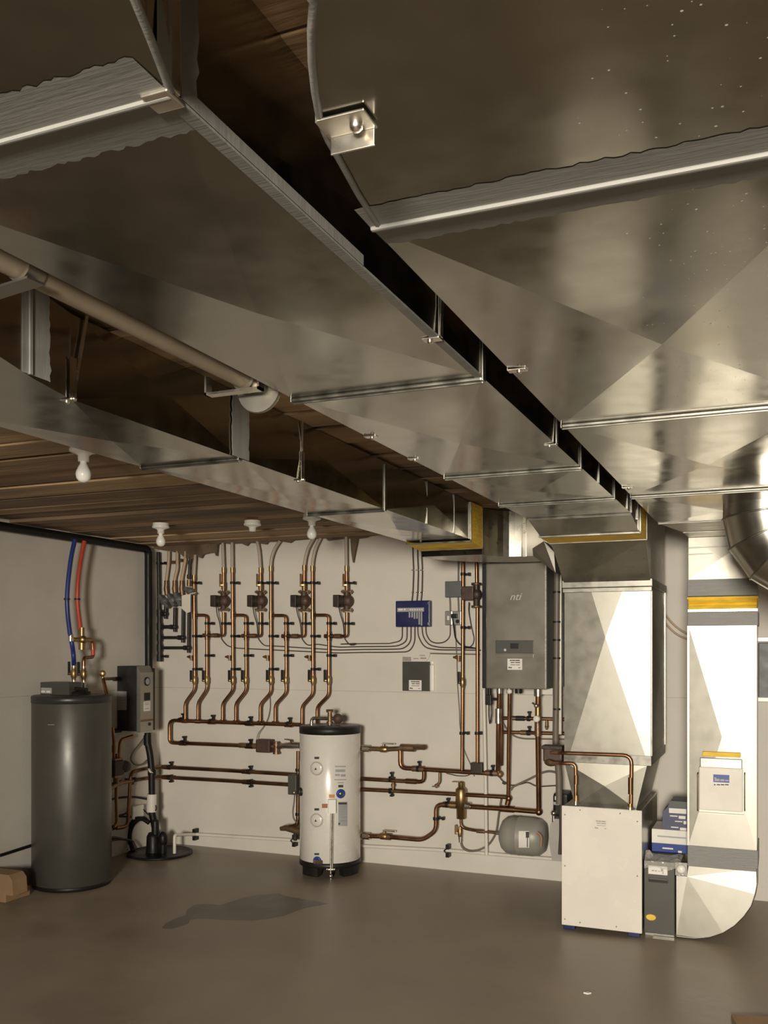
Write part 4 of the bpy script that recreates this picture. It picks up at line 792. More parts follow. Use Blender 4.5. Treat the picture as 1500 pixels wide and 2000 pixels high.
# ================================================================== things on the walls
def sticker(t, parent, lo, hi, Y, lines, m='paper', ink='ink', name='label'):
    """Flat label on a face that looks towards -Y; lines: (x0, x1, z0, z1) in fractions of the label."""
    b = MB(); x0, x1 = sorted((lo.x, hi.x)); z0, z1 = sorted((lo.z, hi.z)); b.box((x0, Y - .0015, z0), (x1, Y, z1)); o = b.obj(name, M[m], t, parent)
    if lines:
        c = MB()
        for a, e, f, g in lines: c.box((x0 + (x1 - x0) * a, Y - .0022, z0 + (z1 - z0) * f), (x0 + (x1 - x0) * e, Y - .0014, z0 + (z1 - z0) * g))
        c.obj('small_print', M[ink], t, o)
    return o
NOTE = [(.16, .30, .80, .90), (.32, .52, .80, .90), (.54, .84, .80, .90), (.22, .48, .62, .70), (.52, .86, .62, .70), (.22, .55, .43, .48), (.58, .84, .43, .48), (.08, .16, .14, .28), (.18, .30, .14, .24), (.74, .88, .16, .22)]
def face(c, x0, y0, x1, y1, Y): return yp(c, x0, y0, Y), yp(c, x1, y1, Y)

# wall boiler
BY = 5.95; a, c = face('z5', 945, 195, 1325, 1000, BY)
t = thing('wall_boiler', 'pewter grey wall-hung boiler with dark display strip between the copper risers and plenum', 'boiler', (1.0 * (a.x + c.x) / 2, 6.15, c.z))
x0, x1, z0, z1 = a.x, c.x, c.z, a.z
b = MB(); b.box((x0 - .035, BY + .03, z0), (x1 + .002, YW - .012, z1), .008); b.obj('casing', M['boilerside'], t)
b = MB(); b.box((x0, BY, z0), (x1, BY + .032, z1), .006); fr = b.obj('front_cover', M['boiler'], t)
b = MB(); b.box((x0 - .033, BY + .012, z0), (x0, BY + .034, z1), .004); b.obj('side_trim', M['black'], t)
b = MB(); b.box((x1 - .006, BY - .002, z0 + .005), (x1 + .003, BY + .03, z1 - .005)); b.obj('edge_strip', M['steel'], t)
p, q = face('z5', 1005, 688, 1248, 770, BY); b = MB(); b.box((p.x, BY - .008, q.z), (q.x, BY + .004, p.z), .003); dp = b.obj('control_panel', M['charcoal'], t)
b = MB(); p2, q2 = face('z5', 1100, 706, 1152, 740, BY); b.box((p2.x, BY - .010, q2.z), (q2.x, BY - .006, p2.z)); b.obj('display', M['black'], t, dp)
b = MB(); b.lathe([(.010, 0), (.010, .004), (.007, .008), (0, .009)], yp('z5', 1065, 748, BY - .006), (0, -1, 0), 14); b.obj('painted_flash_glint', M['tape'], t, dp)  # pale disc paints the flash reflection on the panel
b = MB(); p2, q2 = face('z5', 1008, 774, 1246, 798, BY); b.box((p2.x, BY - .004, q2.z), (q2.x, BY + .004, p2.z), .002); b.obj('panel_door', M['boiler'], t, dp)
p, q = face('z5', 1080, 804, 1174, 875, BY); sticker(t, fr, p, q, BY - .0005, NOTE, name='service_label')
fc = bpy.data.curves.new('logo', 'FONT'); fc.body = 'nti'; fc.shear = .35; fc.extrude = .02; fo = bpy.data.objects.new('logo_curve', fc); COL.objects.link(fo)
bpy.context.view_layer.update(); me = bpy.data.meshes.new_from_object(fo.evaluated_get(bpy.context.evaluated_depsgraph_get())); bpy.data.objects.remove(fo)
p, q = face('z5', 1097, 388, 1174, 430, BY); xs = [v.co.x for v in me.vertices]; ys_ = [v.co.y for v in me.vertices]; sx = (q.x - p.x) / (max(xs) - min(xs)); sy = (p.z - q.z) / (max(ys_) - min(ys_))
b = MB(); b.v = [V((p.x + (v.co.x - min(xs)) * sx, BY - .003 - v.co.z * .05, q.z + (v.co.y - min(ys_)) * sy)) for v in me.vertices]; b.f = [list(f.vertices) for f in me.polygons]; b.sm = [False] * len(b.f); b.mi = [0] * len(b.f); b.obj('logo', M['tape'], t, fr)
b = MB(); 
for x in (950, 965): p = yp('z5', x, 1005, 6.1); b.cyl(p + Z_ * .02, p - Z_ * .07, .012, seg=10)
c = yp('z5', 962, 1070, 6.1); b.box(c - V((.022, .02, .03)), c + V((.02, .02, .04)), .006); b.cyl(c + V((0, 0, .01)), c + V((.06, 0, .01)), .009, seg=8); b.obj('condensate_trap', M['black'], t)
for x in (1028, 1090, 1150, 1275): 
    p = yp('z5', x, 1004, 6.12); b = MB(); b.cyl(p + Z_ * .015, p - Z_ * .022, .020 if x != 1150 else .024, seg=12); b.obj('connection', M['silver'] if x != 1150 else M['iron'], t)
b = MB(); p = yp('z5', 1095, 1012, 6.08); b.lathe([(.016, 0), (.016, .02), (0, .022)], p, (0, -1, 0), 12); b.obj('drain_cap', M['porcelain'], t)
b = MB(); p, q = yp('z5', 1290, 1000, 6.2), yp('z5', 1378, 1030, 6.2); b.box((p.x, 6.15, q.z), (q.x, 6.3, z0)); b.obj('terminal_cover', M['pvc'], t)
b = MB()
for i in range(4):
    p = yp('y3', 790 + i * 24, 485, 6.22); b.cyl((p.x, 6.22, z1 - .001), (p.x, 6.22, z1 + .055), .012, seg=10)
b.obj('flue_stub', M['copperd'], t)

# blue control box
BZ = YW - .055; a, c = face('z5', 366, 436, 585, 600, BZ)
t = thing('zone_control_box', 'navy blue zone control box with grey printed diagram on the back wall', 'control box', ((a.x + c.x) / 2, YW, c.z))
b = MB(); b.box((a.x, BZ, c.z), (c.x, YW - .001, a.z), .008); bx = b.obj('cover', M['blue'], t)
def bars(t, par, crop, rects, Y, m, name, d=.0015):
    b = MB()
    for (xa, ya, xb, yb) in rects: p, q = face(crop, xa, ya, xb, yb, Y); b.box((p.x, Y - d, q.z), (q.x, Y + .0005, p.z))
    return b.obj(name, M[m], t, par)
s5 = lambda x0, y0, x1, y1: ((x0, y0, x1, y1))
CROP['y5b'] = (760, 1160, .106667)
bars(t, bx, 'y5b', [(150, 258, 640, 322), (360, 320, 388, 432), (408, 320, 436, 430), (452, 320, 480, 455), (498, 320, 526, 452), (540, 320, 566, 560), (580, 320, 608, 578)], BZ, 'lead', 'printed_diagram')
bars(t, bx, 'y5b', [(170, 276, 250, 300), (272, 270, 300, 300), (380, 276, 400, 300), (420, 276, 440, 300), (464, 276, 484, 300), (508, 276, 528, 300), (550, 276, 570, 300), (592, 276, 612, 300)], BZ - .0012, 'paper', 'diagram_marks')
bars(t, bx, 'y5b', [(705, 150, 735, 190), (705, 525, 735, 570)], BZ, 'silver', 'cover_screws')
# grey boxes
for (nm, lb, cat, x0, y0, x1, y1, dpt, m) in (('junction_box', 'grey square junction box above the switch beside the copper riser', 'electrical box', 680, 311, 785, 411, .06, 'grey'), ('light_switch', 'small grey steel switch box below the junction box', 'switch', 680, 500, 727, 590, .05, 'steel'), ('outlet_box', 'grey steel outlet box with black plug beside the copper riser', 'outlet', 729, 500, 785, 590, .05, 'steel')):
    Y = YW - dpt; a, c = face('z5', x0, y0, x1, y1, Y); t = thing(nm, lb, cat, ((a.x + c.x) / 2, YW, c.z)); b = MB(); b.box((a.x, Y + .004, c.z), (c.x, YW - .001, a.z), .004); b.obj('box', M[m], t)
    b = MB(); b.box((a.x + .003, Y, c.z + .003), (c.x - .003, Y + .006, a.z - .003), .002); pl = b.obj('cover_plate', M[m], t)
    if nm == 'light_switch': bars(t, pl, 'z5', [(698, 532, 710, 558)], Y, 'paper', 'toggle', .008)
    if nm == 'outlet_box':
        p = yp('z5', 752, 535, Y); b = MB(); b.box(p + V((-.03, -.028, -.012)), p + V((.018, .002, .018)), .006); b.cyl(p + V((.012, 0, -.035)), p + V((.012, -.004, -.035)), .014, seg=12); pg = b.obj('plug', M['black'], t)
        b = MB(); b.tube([p + V((-.022, -.02, 0)), yp('z5', 738, 600, Y - .01), yp('z5', 748, 680, Y + .02), yp('z5', 785, 722, YW - .02), yp('z5', 900, 742, YW - .02)], .0055, .03, 8); b.obj('cord', M['black'], t, pg)
# document folder
Y = YW - .02; a, c = face('z5', 410, 822, 585, 1012, Y)
t = thing('document_folder', 'charcoal document folder with white side strip taped to the back wall', 'folder', ((a.x + c.x) / 2, YW, c.z))
b = MB(); b.box((a.x, Y, c.z), (c.x, YW - .001, a.z), .004); fo = b.obj('cover', M['folder'], t); p, q = face('z5', 453, 940, 533, 1006, Y); sticker(t, fo, p, q, Y - .0005, NOTE, name='service_label')
b = MB(); p, q = face('z5', 586, 845, 608, 1008, Y); b.box((p.x, Y, q.z), (q.x, YW - .001, p.z), .003); p, q = face('z5', 588, 820, 606, 838, Y); b.box((p.x, Y, q.z), (q.x, YW - .001, p.z), .002); b.obj('side_strip', M['porcelain'], t)
b = MB(); P = [yp('z5', x, y, Y + .008) for x, y in ((410, 822), (412, 790), (400, 772), (470, 768), (510, 755), (585, 762), (585, 790), (560, 822))]; b.prism(P, (0, .01, 0)); tp = b.obj('torn_backing', M['wall'], t)
bars(t, tp, 'z5', [(412, 792, 466, 820)], Y + .006, 'inkgrey', 'backing_print'); bars(t, tp, 'z5', [(520, 780, 555, 786), (525, 796, 562, 806), (480, 800, 512, 806)], Y + .006, 'inkgrey', 'backing_lettering')
# something grey on the wall at the right edge of the room
t = thing('wall_panel', 'grey metal panel with pale rails on the back wall right of the return drop', 'panel', onY(1490, 1370, 6.33))
p, q = onY(1481, 1255, 6.30), onY(1560, 1366, 6.30); b = MB(); b.box((p.x, 6.30, q.z), (q.x, YW - .001, p.z), .006); b.obj('panel', M['grey'], t)
for v in (1249, 1366): p = onY(1476, v, 6.29); b = MB(); b.box((p.x - .02, 6.28, p.z - .014), (p.x + .35, YW - .001, p.z + .014), .004); b.obj('rail', M['porcelain'], t)

# ================================================================== white storage tank
tc = V((-2.945, 6.015, 0)); TR = .2165
t = thing('storage_tank', 'white cylindrical storage tank with black lid on the floor by the back wall', 'water tank', tc)
zt = 1.035
b = MB(); b.lathe([(TR - .004, .095), (TR, .10), (TR, zt - .048), (TR - .002, zt - .046)], tc, seg=64); b.obj('jacket', M['tankwhite'], t)
b = MB(); b.lathe([(TR - .01, zt - .05), (TR + .003, zt - .048), (TR + .003, zt - .006), (TR - .004, zt), (.0, zt)], tc, seg=64); b.mi = [0] * len(b.f); b.obj('lid', M['black'], t)
b = MB(); b.lathe([(TR - .012, zt + .0005), (TR - .012, zt + .003), (0, zt + .003)], tc, seg=48); b.obj('lid_top', M['greyrim'], t)
b = MB(); b.lathe([(TR - .02, .055), (TR + .002, .06), (TR + .002, .098), (TR - .01, .10)], tc, seg=64); b.obj('base_ring', M['black'], t)
def tp(deg, z, r=TR): a = math.radians(deg); return tc + V((math.cos(a) * r, math.sin(a) * r, z))
to_cam = math.degrees(math.atan2(-tc.y, -tc.x))
for d in (-44, 46, 180):
    b = MB(); P = []
    for k in range(7): P.append(tp(to_cam + d - 20 + k * 40 / 6, .001, TR - .002))
    for k in range(6, -1, -1): P.append(tp(to_cam + d - 20 + k * 40 / 6, .001, TR - .07))
    b.prism(P, (0, 0, .058)); b.obj('foot', M['black'], t)
def px_on_tank(x, y, c='z4', r=TR):                                                # pixel ray onto the tank's skin
    u, v = cr(c, x, y); d = ray(u, v); A = d.x ** 2 + d.y ** 2; Bq = 2 * (-tc.x * d.x - tc.y * d.y); Cq = tc.x ** 2 + tc.y ** 2 - r * r; k = (-Bq - math.sqrt(max(0, Bq * Bq - 4 * A * Cq))) / (2 * A); return CAM + d * k
def curved(t, x0, y0, x1, y1, m, name, r=TR + .0015, c='z4', par=None, n=6):
    b = MB(); vs = []
    for k in range(n + 1):
        x = x0 + (x1 - x0) * k / n
        for rr in (r, r - .003):
            p, q = px_on_tank(x, y0, c, rr), px_on_tank(x, y1, c, rr); vs += [p, V((p.x, p.y, q.z))]
    for k in range(n): i = k * 4; b.f += [[i, i + 4, i + 5, i + 1]]; b.sm += [True]; b.mi += [0]
    b.v = vs; return b.obj(name, M[m], t, par)
for (yc, yl) in ((440, 376), (756, 690)):
    o = px_on_tank(1058, yc); n = V((o.x - tc.x, o.y - tc.y, 0)).normalized(); b = MB(); b.lathe([(.049, 0), (.049, .006), (.047, .007), (.045, .0055), (.041, .0055), (.040, .0065), (0, .0065)], o - n * .002, n, 32); pt = b.obj('access_port', M['tankwhite'], t)
    b = MB(); c0 = px_on_tank(1054, yc + 2); s = n.cross(Z_).normalized(); b.prism([c0 + n * .006 + s * .009 - Z_ * .007, c0 + n * .006 - s * .009 - Z_ * .007, c0 + n * .006 + Z_ * .010], n * .002); b.obj('warning_triangle', M['ink'], t, pt)
    b = MB(); b.lathe([(.0495, .0055), (.0495, .0062), (.048, .0062)], o - n * .002, n, 32); b.obj('port_rim', M['inkgrey'], t, pt)
    curved(t, 1044, yl - 7, 1073, yl + 7, 'ink', 'port_label')
curved(t, 1190, 541, 1220, 556, 'ink', 'port_label'); curved(t, 1044, 957, 1073, 969, 'ink', 'port_label')
def boss(x, y, m, name, R=.032, dn=.012, inner='silver', par=None):
    o = px_on_tank(x, y); n = V((o.x - tc.x, o.y - tc.y, 0)).normalized(); b = MB(); b.lathe([(R, -.006), (R, dn * .5), (R * .8, dn), (R * .5, dn), (R * .5, dn * .4), (0, dn * .4)], o, n, 24); k = b.obj(name, M[m], t)
    c = MB(); c.lathe([(R * .42, 0), (R * .42, dn * .9), (R * .2, dn), (0, dn)], o, n, 14); c.obj('plug', M[inner], t, k); return o, n
boss(1204, 594, 'signblue', 'sensor_boss'); boss(963, 582, 'black', 'side_boss', .03)
o, n = boss(1062, 1003, 'signblue', 'drain_boss', .030); b = MB(); s = n.cross(Z_).normalized(); b.cyl(o, o + n * .05, .011, seg=10); b.cyl(o + n * .035 + s * .0, o + n * .05 - s * .05 * (-1 if s.x > 0 else 1), .014, seg=10); b.obj('drain_valve', M['bronze'], t)
lb = curved(t, 1163, 414, 1242, 540, 'tankwhite', 'rating_label')
for (y0, y1, x0, x1) in ((424, 432, 1170, 1236), (446, 462, 1172, 1232), (474, 486, 1170, 1200), (476, 490, 1206, 1234), (506, 512, 1166, 1238), (524, 530, 1186, 1222)): curved(t, x0, y0, x1, y1, 'lead', 'label_print', TR + .0022, par=lb, n=4)
lb = curved(t, 1190, 644, 1246, 792, 'lead', 'instruction_label')
for (y0, y1, x0, x1, m) in ((648, 660, 1190, 1242, 'ink'), (672, 676, 1200, 1240, 'inkgrey'), (686, 690, 1200, 1240, 'inkgrey'), (702, 706, 1200, 1240, 'inkgrey'), (718, 722, 1200, 1240, 'inkgrey'), (736, 740, 1200, 1240, 'inkgrey'), (756, 762, 1200, 1240, 'inkgrey'), (772, 784, 1190, 1200, 'ink')): curved(t, x0, y0, x1, y1, m, 'label_print', TR + .0022, par=lb, n=4)
curved(t, 1133, 599, 1168, 620, 'orange', 'warning_label'); curved(t, 1090, 656, 1124, 682, 'redlabel', 'warning_label')
o = px_on_tank(1150, 668); n = V((o.x - tc.x, o.y - tc.y, 0)).normalized(); s = Z_.cross(n); M3 = Matrix((s, n, Z_)).transposed()
b = MB(); b.obox(o + n * .018, (.028, .02, .048), M3, .004); b.obj('thermostat_box', M['porcelain'], t)
b = MB(); p0, p1 = px_on_tank(1147, 715), px_on_tank(1142, 1045); b.tube([p0 + n * .018, p1 + n * .018, p1 + n * .02 - Z_ * .09], .0065, 0, 10); b.tube([p0 + n * .018 + s * .012, p1 + n * .018 + s * .012], .004, 0, 8); b.obj('drain_tube', M['silver'], t)
b = MB()
for dx in (-22, 22): b.sphere(px_on_tank(1142 + dx, 1052) + n * .02, .010, 8)
b.bar(px_on_tank(1120, 1052) + n * .02, px_on_tank(1164, 1052) + n * .02, .008, .008); p = px_on_tank(1142, 1098) + n * .02; b.sphere(V((p.x, p.y, .02)), .016, 8); b.obj('tube_fitting', M['silver'], t)
# tank top fittings
tt0 = lambda x, y, off=0: yp('z4', x, y, tc.y + off)
b = MB(); c = tt0(1138, 175, -.05); b.cyl((c.x, c.y, zt), (c.x, c.y, zt + .10), .016); b.lathe([(.026, 0), (.026, .02), (0, .02)], (c.x, c.y, zt + .10)); b.cyl((c.x, c.y, zt + .02), (c.x, c.y, zt + .035), .024); b.obj('relief_valve', M['bronze'], t)
b = MB(); b.tube([V((c.x, c.y, zt + .055)), V((c.x - .145, c.y, zt + .055)), V((c.x - .145, c.y, zt - .0))], .0125, .03, 10); b.obj('relief_pipe', M['silver'], t)
b = MB(); e = V((c.x + .055, c.y + .02, zt + .055)); b.lathe([(.034, -.02), (.036, 0), (.030, .022), (0, .024)], e, (.4, -1, 0), 18); b.cyl(e + V((-.05, -.01, 0)), e, .013); b.cyl(e, (e.x, e.y, zt), .01, seg=8); b.obj('vent_valve', M['pumpred'], t)
b = MB(); e = V((tc.x + .07, tc.y - .09, zt + .003)); b.box(e - V((.05, .03, 0)), e + V((.05, .03, .006))); b.obj('manual_sheet', M['charcoal'], t)
# control box on the tank's flank and the pipe beside it
a = yp('z4', 893, 476, 5.99); c = yp('z4', 945, 600, 5.99)
t = thing('aquastat_box', 'small grey metal control box beside the left flank of the white tank', 'control box', ((a.x + c.x) / 2, 6.0, c.z))
b = MB(); b.box((a.x, 5.96, c.z), (c.x, 6.03, a.z), .006); b.obj('housing', M['charcoal'], t); b = MB(); b.lathe([(.014, 0), (.013, .02), (0, .024)], yp('z4', 925, 585, 5.96), (0, -1, 0), 12); b.obj('knob', M['silver'], t)
b = MB(); b.tube([yp('z4', 924, 600, 6.0), yp('z4', 920, 650, 6.0), yp('z4', 912, 700, 6.0), yp('z4', 916, 745, 6.0), yp('z4', 935, 770, 6.02)], .0055, .03, 8); b.obj('conduit', M['cablegrey'], t)
t = thing('tank_return_pipe', 'dark vertical copper pipe behind the left flank of the white tank', 'pipework', yp('z4', 940, 820, 6.12)); qq = lambda x, y: yp('z4', x, y, 6.14)
run(t, 'pipe', [qq(945, 335), qq(943, 760), qq(935, 785), qq(860, 806)], .0145, 'copperd', .02, 12)
b = MB(); b.tube([qq(838, 808), qq(870, 803), qq(910, 812), qq(960, 828)], .02, radii=[.016, .023, .026, .03], seg=14); b.obj('tee_fitting', M['bronze'], t); b = MB(); b.cyl(qq(928, 830), qq(926, 880), .014); b.lathe([(.022, 0), (.022, .014)], qq(927, 866)); b.obj('drain_cock', M['iron'], t)
for y in (450, 720): clip(t, qq(944, y), Z_ * -1, .03, .0145, axis=Z_)

# ================================================================== tall charcoal tank by the left wall
gc = V((-4.39, 5.01, 0)); GR = .258; gz = 1.275
t = thing('indirect_tank', 'tall charcoal cylindrical hot water tank standing by the left wall', 'water tank', gc)
b = MB(); b.lathe([(GR - .004, .03), (GR, .035), (GR, gz - .05), (GR - .003, gz - .045)], gc, seg=72); b.obj('jacket', M['greytank'], t)
b = MB(); b.lathe([(GR - .012, .001), (GR - .004, .004), (GR - .003, .034), (GR - .02, .036)], gc, seg=72); b.obj('base_ring', M['black'], t)
b = MB(); b.lathe([(GR - .01, gz - .052), (GR + .003, gz - .048), (GR + .003, gz - .008), (GR - .006, gz), (.14, gz + .004), (0, gz + .004)], gc, seg=72); b.obj('lid', M['greyrim'], t)
b = MB(); b.lathe([(.095, gz + .002), (.09, gz + .022), (.06, gz + .03), (0, gz + .03)], gc + V((.04, .0, 0)), seg=32); b.obj('lid_cap', M['black'], t)
tcam = lambda x, y, Y: yp('z1', x, y, Y)
p, q = tcam(310, 1258, 4.92), tcam(520, 1322, 4.92); b = MB(); b.box((p.x, 4.90, gz + .002), (q.x, 5.02, p.z + .012), .005); cb = b.obj('controller', M['charcoal'], t)
b = MB(); b.box((p.x + .01, 4.897, gz + .012), (p.x + .10, 4.901, gz + .05)); b.obj('controller_display', M['lead'], t, cb)
b = MB(); 
for k in (3, 4): x = p.x + .012 + .045 * (k - 3); b.box((x, 4.8955, gz + .018), (x + .032, 4.898, gz + .03))
b.obj('controller_buttons', M['paper'], t, cb)
b = MB(); b.cyl(V((q.x, 4.96, gz + .045)), V((q.x + .10, 4.96, gz + .04)), .012, seg=8); b.obj('sensor_lead', M['black'], t)
# faint badge on the jacket
n = (V((0, 0, 0)) - gc); n.z = 0; n.normalize(); 
def gp(x, y, c='z2', r=GR + .001):
    u, v = cr(c, x, y); d = ray(u, v); A = d.x ** 2 + d.y ** 2; Bq = -2 * (gc.x * d.x + gc.y * d.y); Cq = gc.x ** 2 + gc.y ** 2 - r * r; return CAM + d * ((-Bq - math.sqrt(max(0, Bq * Bq - 4 * A * Cq))) / (2 * A))
b = MB(); a, c = gp(350, 246), gp(398, 246); b.bar(a, c, .006, .003, Z_); b.obj('badge', M['lead'], t)

# blue and red tubing down to that tank, with a mixing valve
l1 = lambda x, y, o=.16: lp('z1', x, y, o)
vb = V((gc.x + .02, gc.y + .14, gz + .005))
def above(x, y, c='z1', Y=5.16): return yp(c, x, y, Y)
t = thing('cold_water_tube', 'blue plastic water tube curving down the left wall to the charcoal tank', 'tube', above(540, 1330))
B1 = above(540, 1225); b = MB(); b.tube([l1(548, 205), l1(520, 330), l1(497, 520), l1(490, 640), l1(495, 750), l1(513, 895)], .0155, .10, 12); b.obj('upper_tube', M['pexblue'], t)
b = MB(); b.tube([l1(513, 890), l1(530, 980), l1(540, 1060, .2), above(541, 1115)], .0155, .08, 12); b.obj('lower_tube', M['pexblue'], t); at(t, l1(518, 920), Z_, .05, .018, 'silver', 'tee_fitting'); at(t, l1(490, 638), Z_, .012, .021, 'iron', 'tube_clip')
b = MB(); b.cyl(above(541, 1100), V((above(541, 1330).x, 5.16, gz)), .012); b.obj('inlet_pipe', M['silver'], t); ball_valve(t, above(541, 1185), Z_, Z_, .085, .019, hoff=V((-.035, -.008, 0)))
t = thing('hot_water_tube', 'red plastic water tube curving down the left wall into a brass mixing valve', 'tube', l1(600, 930))
b = MB(); b.tube([l1(618, 215), l1(595, 330), l1(570, 500), l1(566, 640), l1(572, 720), l1(590, 860)], .0155, .10, 12); b.obj('upper_tube', M['pexred'], t); at(t, l1(566, 638), Z_, .012, .021, 'iron', 'tube_clip')
b = MB(); c = l1(600, 935, .17); b.sphere(c, .040, 14, (1, .8, .8)); b.cyl(c, c + Z_ * .085, .018); b.cyl(c, c - Z_ * .07, .024); b.cyl(c - Y_ * .09, c + Y_ * .09, .015); b.obj('mixing_valve', M['brass'], t)
b = MB(); b.tube([l1(520, 925), l1(555, 930), c], .010, .02, 8); b.obj('cold_link', M['bronze'], t)
b = MB(); b.tube([c, l1(676, 938, .17), l1(682, 1062, .17), above(613, 1068), above(613, 1130)], .0125, .025, 10); b.obj('link_pipe', M['copper'], t); at(t, l1(681, 1005, .17), Z_, .09, .0145, 'pexred', 'red_sleeve')
b = MB(); b.cyl(above(613, 1120), V((above(615, 1330).x, 5.16, gz)), .012); b.obj('outlet_pipe', M['silver'], t); ball_valve(t, above(614, 1188), Z_, Z_, .085, .019, hoff=V((-.038, -.008, 0)))
# gauge pipe from tank top to the black heater
t = thing('gauge_pipe', 'copper pipe with round gauge linking the charcoal tank top to the black heater', 'pipework', above(755, 1330))
b = MB(); b.tube([V((gc.x + .21, 5.12, gz - .02)), V((above(755, 1220).x, 5.16, above(755, 1222).z)), lp('z1', 840, 1220, .10)], .0125, .02, 10); b.obj('pipe', M['copper'], t)
b = MB(); g = above(752, 1183); b.lathe([(.022, 0), (.022, .018), (.019, .022), (0, .022)], g, (.6, -1, 0), 18); b.cyl(g, g - Z_ * .06, .007, seg=8); b.obj('gauge', M['brass'], t)

# ================================================================== black electric heater on the left wall
HX = XL + .205; 
ya_, yb_ = onX(271, 1380, HX).y, onX(299, 1380, HX).y; zt_, zb_ = onX(271, 1301, HX).z, onX(271, 1429, HX).z
yw_ = onX(224, 1360, XL + .02).y
t = thing('electric_boiler', 'black and steel electric boiler mounted on the left wall near the corner', 'boiler', (XL + .1, (ya_ + yb_) / 2, zb_))
b = MB(); b.box((XL + .001, ya_ + .002, zb_), (HX - .02, yb_, zt_), .004); bd = b.obj('casing', M['iron'], t)
b = MB(); P = [(HX - .02, zb_ - .01), (HX + .012, zb_ - .004), (HX + .012, zt_ - .05), (HX - .02, zt_)]; b.prism([V((x, ya_ + .004, z)) for x, z in P], (0, yb_ - ya_ - .018, 0)); fr = b.obj('front_cover', M['steel'], t)
b = MB(); b.box((HX - .02, yb_ - .013, zb_), (HX + .016, yb_ + .002, zt_ - .02)); b.obj('edge_trim', M['black'], t)
hx = HX + .0125; zz = lambda v: onX(285, v, hx).z; ym = (ya_ + yb_) / 2 - .004
b = MB(); b.lathe([(.034, 0), (.034, .006), (.026, .008), (0, .008)], (hx - .002, ym, zz(1331)), (1, 0, 0), 24); g = b.obj('gauge', M['black'], t); b = MB(); b.lathe([(.025, 0), (0, .001)], (hx + .0062, ym, zz(1331)), (1, 0, 0), 24); b.obj('gauge_face', M['lead'], t, g)
b = MB(); b.box((hx - .001, ym - .035, zz(1368)), (hx + .003, ym + .035, zz(1353))); b.obj('display', M['black'], t)
b = MB(); b.box((hx - .001, ym - .04, zz(1389)), (hx + .001, ym + .04, zz(1370))); lb = b.obj('service_label', M['paper'], t)
b = MB()
for z_ in (1373, 1376, 1384): b.box((hx, ym - .028, zz(z_ + .8)), (hx + .0016, ym + .025, zz(z_ - .4)))
b.obj('small_print', M['inkgrey'], t, lb)
b = MB(); b.box((hx - .001, ya_ + .006, zz(1409)), (hx + .0015, yb_ - .018, zz(1405))); b.obj('seam', M['bronze'], t)
b = MB(); b.cyl((hx, ym + .03, zz(1415)), (hx + .005, ym + .03, zz(1415)), .013, seg=12); b.obj('knob', M['black'], t)
b = MB(); y_ = ya_ + .002; p, q = yp('z1', 853, 1312, y_), yp('z1', 928, 1452, y_); b.box((p.x, y_ - .002, q.z), (q.x, y_ + .001, p.z)); lb = b.obj('rating_plate', M['lead'], t)
b = MB()
for k in range(6): z_ = p.z - .02 - k * .022; b.box((p.x + .012, y_ - .003, z_ - .006), (q.x - .018, y_ - .0015, z_))
b.obj('small_print', M['inkgrey'], t, lb)
for y__ in (1222, 1600): p = yp('z1', 880, y__, y_); b = MB(); b.cyl(p + V((-.02, -.055, 0)), p + V((.0, .01, 0)), .016); b.obj('port', M['iron'], t)

# plumbing behind the charcoal tank
y1 = lambda x, y, o=.10: lp('y1', x, y, o)
t = thing('charging_loop', 'copper loop with dark pump between the charcoal tank and the black electric boiler', 'pipework', y1(180, 1400))
run(t, 'left_pipe', [y1(130, 140, .09), y1(150, 300, .09), y1(150, 560, .09)], .0125, 'copper', .03, 10); run(t, 'right_pipe', [y1(390, 250, .10), y1(330, 270, .10), y1(230, 300, .10), y1(215, 560, .10)], .0125, 'copper', .04, 10); run(t, 'centre_pipe', [y1(185, 480, .10), y1(185, 560, .10)], .012, 'copperd')
run(t, 'lower_pipe', [y1(185, 780), y1(180, 1000), y1(190, 1380), y1(150, 1440), y1(70, 1490)], .0135, 'copper', .03, 10); at(t, y1(180, 810), Z_, .06, .022, 'bronze', 'union'); at(t, y1(150, 420, .09), Z_, .05, .016, 'copper', 'coupling')
b = MB(); b.tube([y1(250, 850), y1(160, 890), y1(80, 940)], .02, .02, 10); b.obj('strainer', M['bronze'], t); clip(t, y1(130, 1445), Z_, .03, .013, 'l')
c = y1(190, 660, .11); u = thing('circulator_pump', 'black circulator pump in the copper loop between the charcoal tank and corner', 'pump', c, 'zone circulator pumps')
b = MB(); b.box(c + V((-.03, -.075, -.055)), c + V((.04, .04, .055)), .012); b.obj('motor', M['pump'], u); b = MB(); b.lathe([(.045, 0), (.045, .05), (.036, .075), (0, .078)], c + V((0, .03, 0)), (.35, 1, 0), 20); b.obj('motor_cap', M['pump'], u); b = MB(); b.box(c + V((-.03, -.06, .055)), c + V((.03, .03, .072)), .004); b.box(c + V((-.03, -.06, -.072)), c + V((.03, .03, -.055)), .004); b.obj('flange', M['bronze'], u)
b = MB(); b.tube([y1(545, 270, .06), y1(470, 370, .06), y1(400, 450, .06), y1(365, 540, .06), y1(390, 600, .06), y1(450, 635, .06), y1(520, 620, .06), y1(585, 560, .06)], .0065, .05, 8); tag(b.obj('power_cable', M['cablegrey']), 'grey cable hanging in a loop under the black electric boiler', 'cable')
b = MB(); b.tube([y1(20, 1110, .05), y1(80, 1080, .05), y1(250, 1050, .05), y1(400, 1040, .05), y1(590, 1072, .06)], .0085, .06, 8); tag(b.obj('waste_hose', M['black']), 'thick black hose between the charcoal tank and the black drain stack', 'hose')
b = MB(); c = y1(440, 1235, .03); b.box(c - V((.028, .062, .05)), c + V((.028, .062, .05)), .006); tag(b.obj('outlet_cover', M['pvc']), 'white plastic outlet cover low on the left wall beside the drain stack', 'outlet')
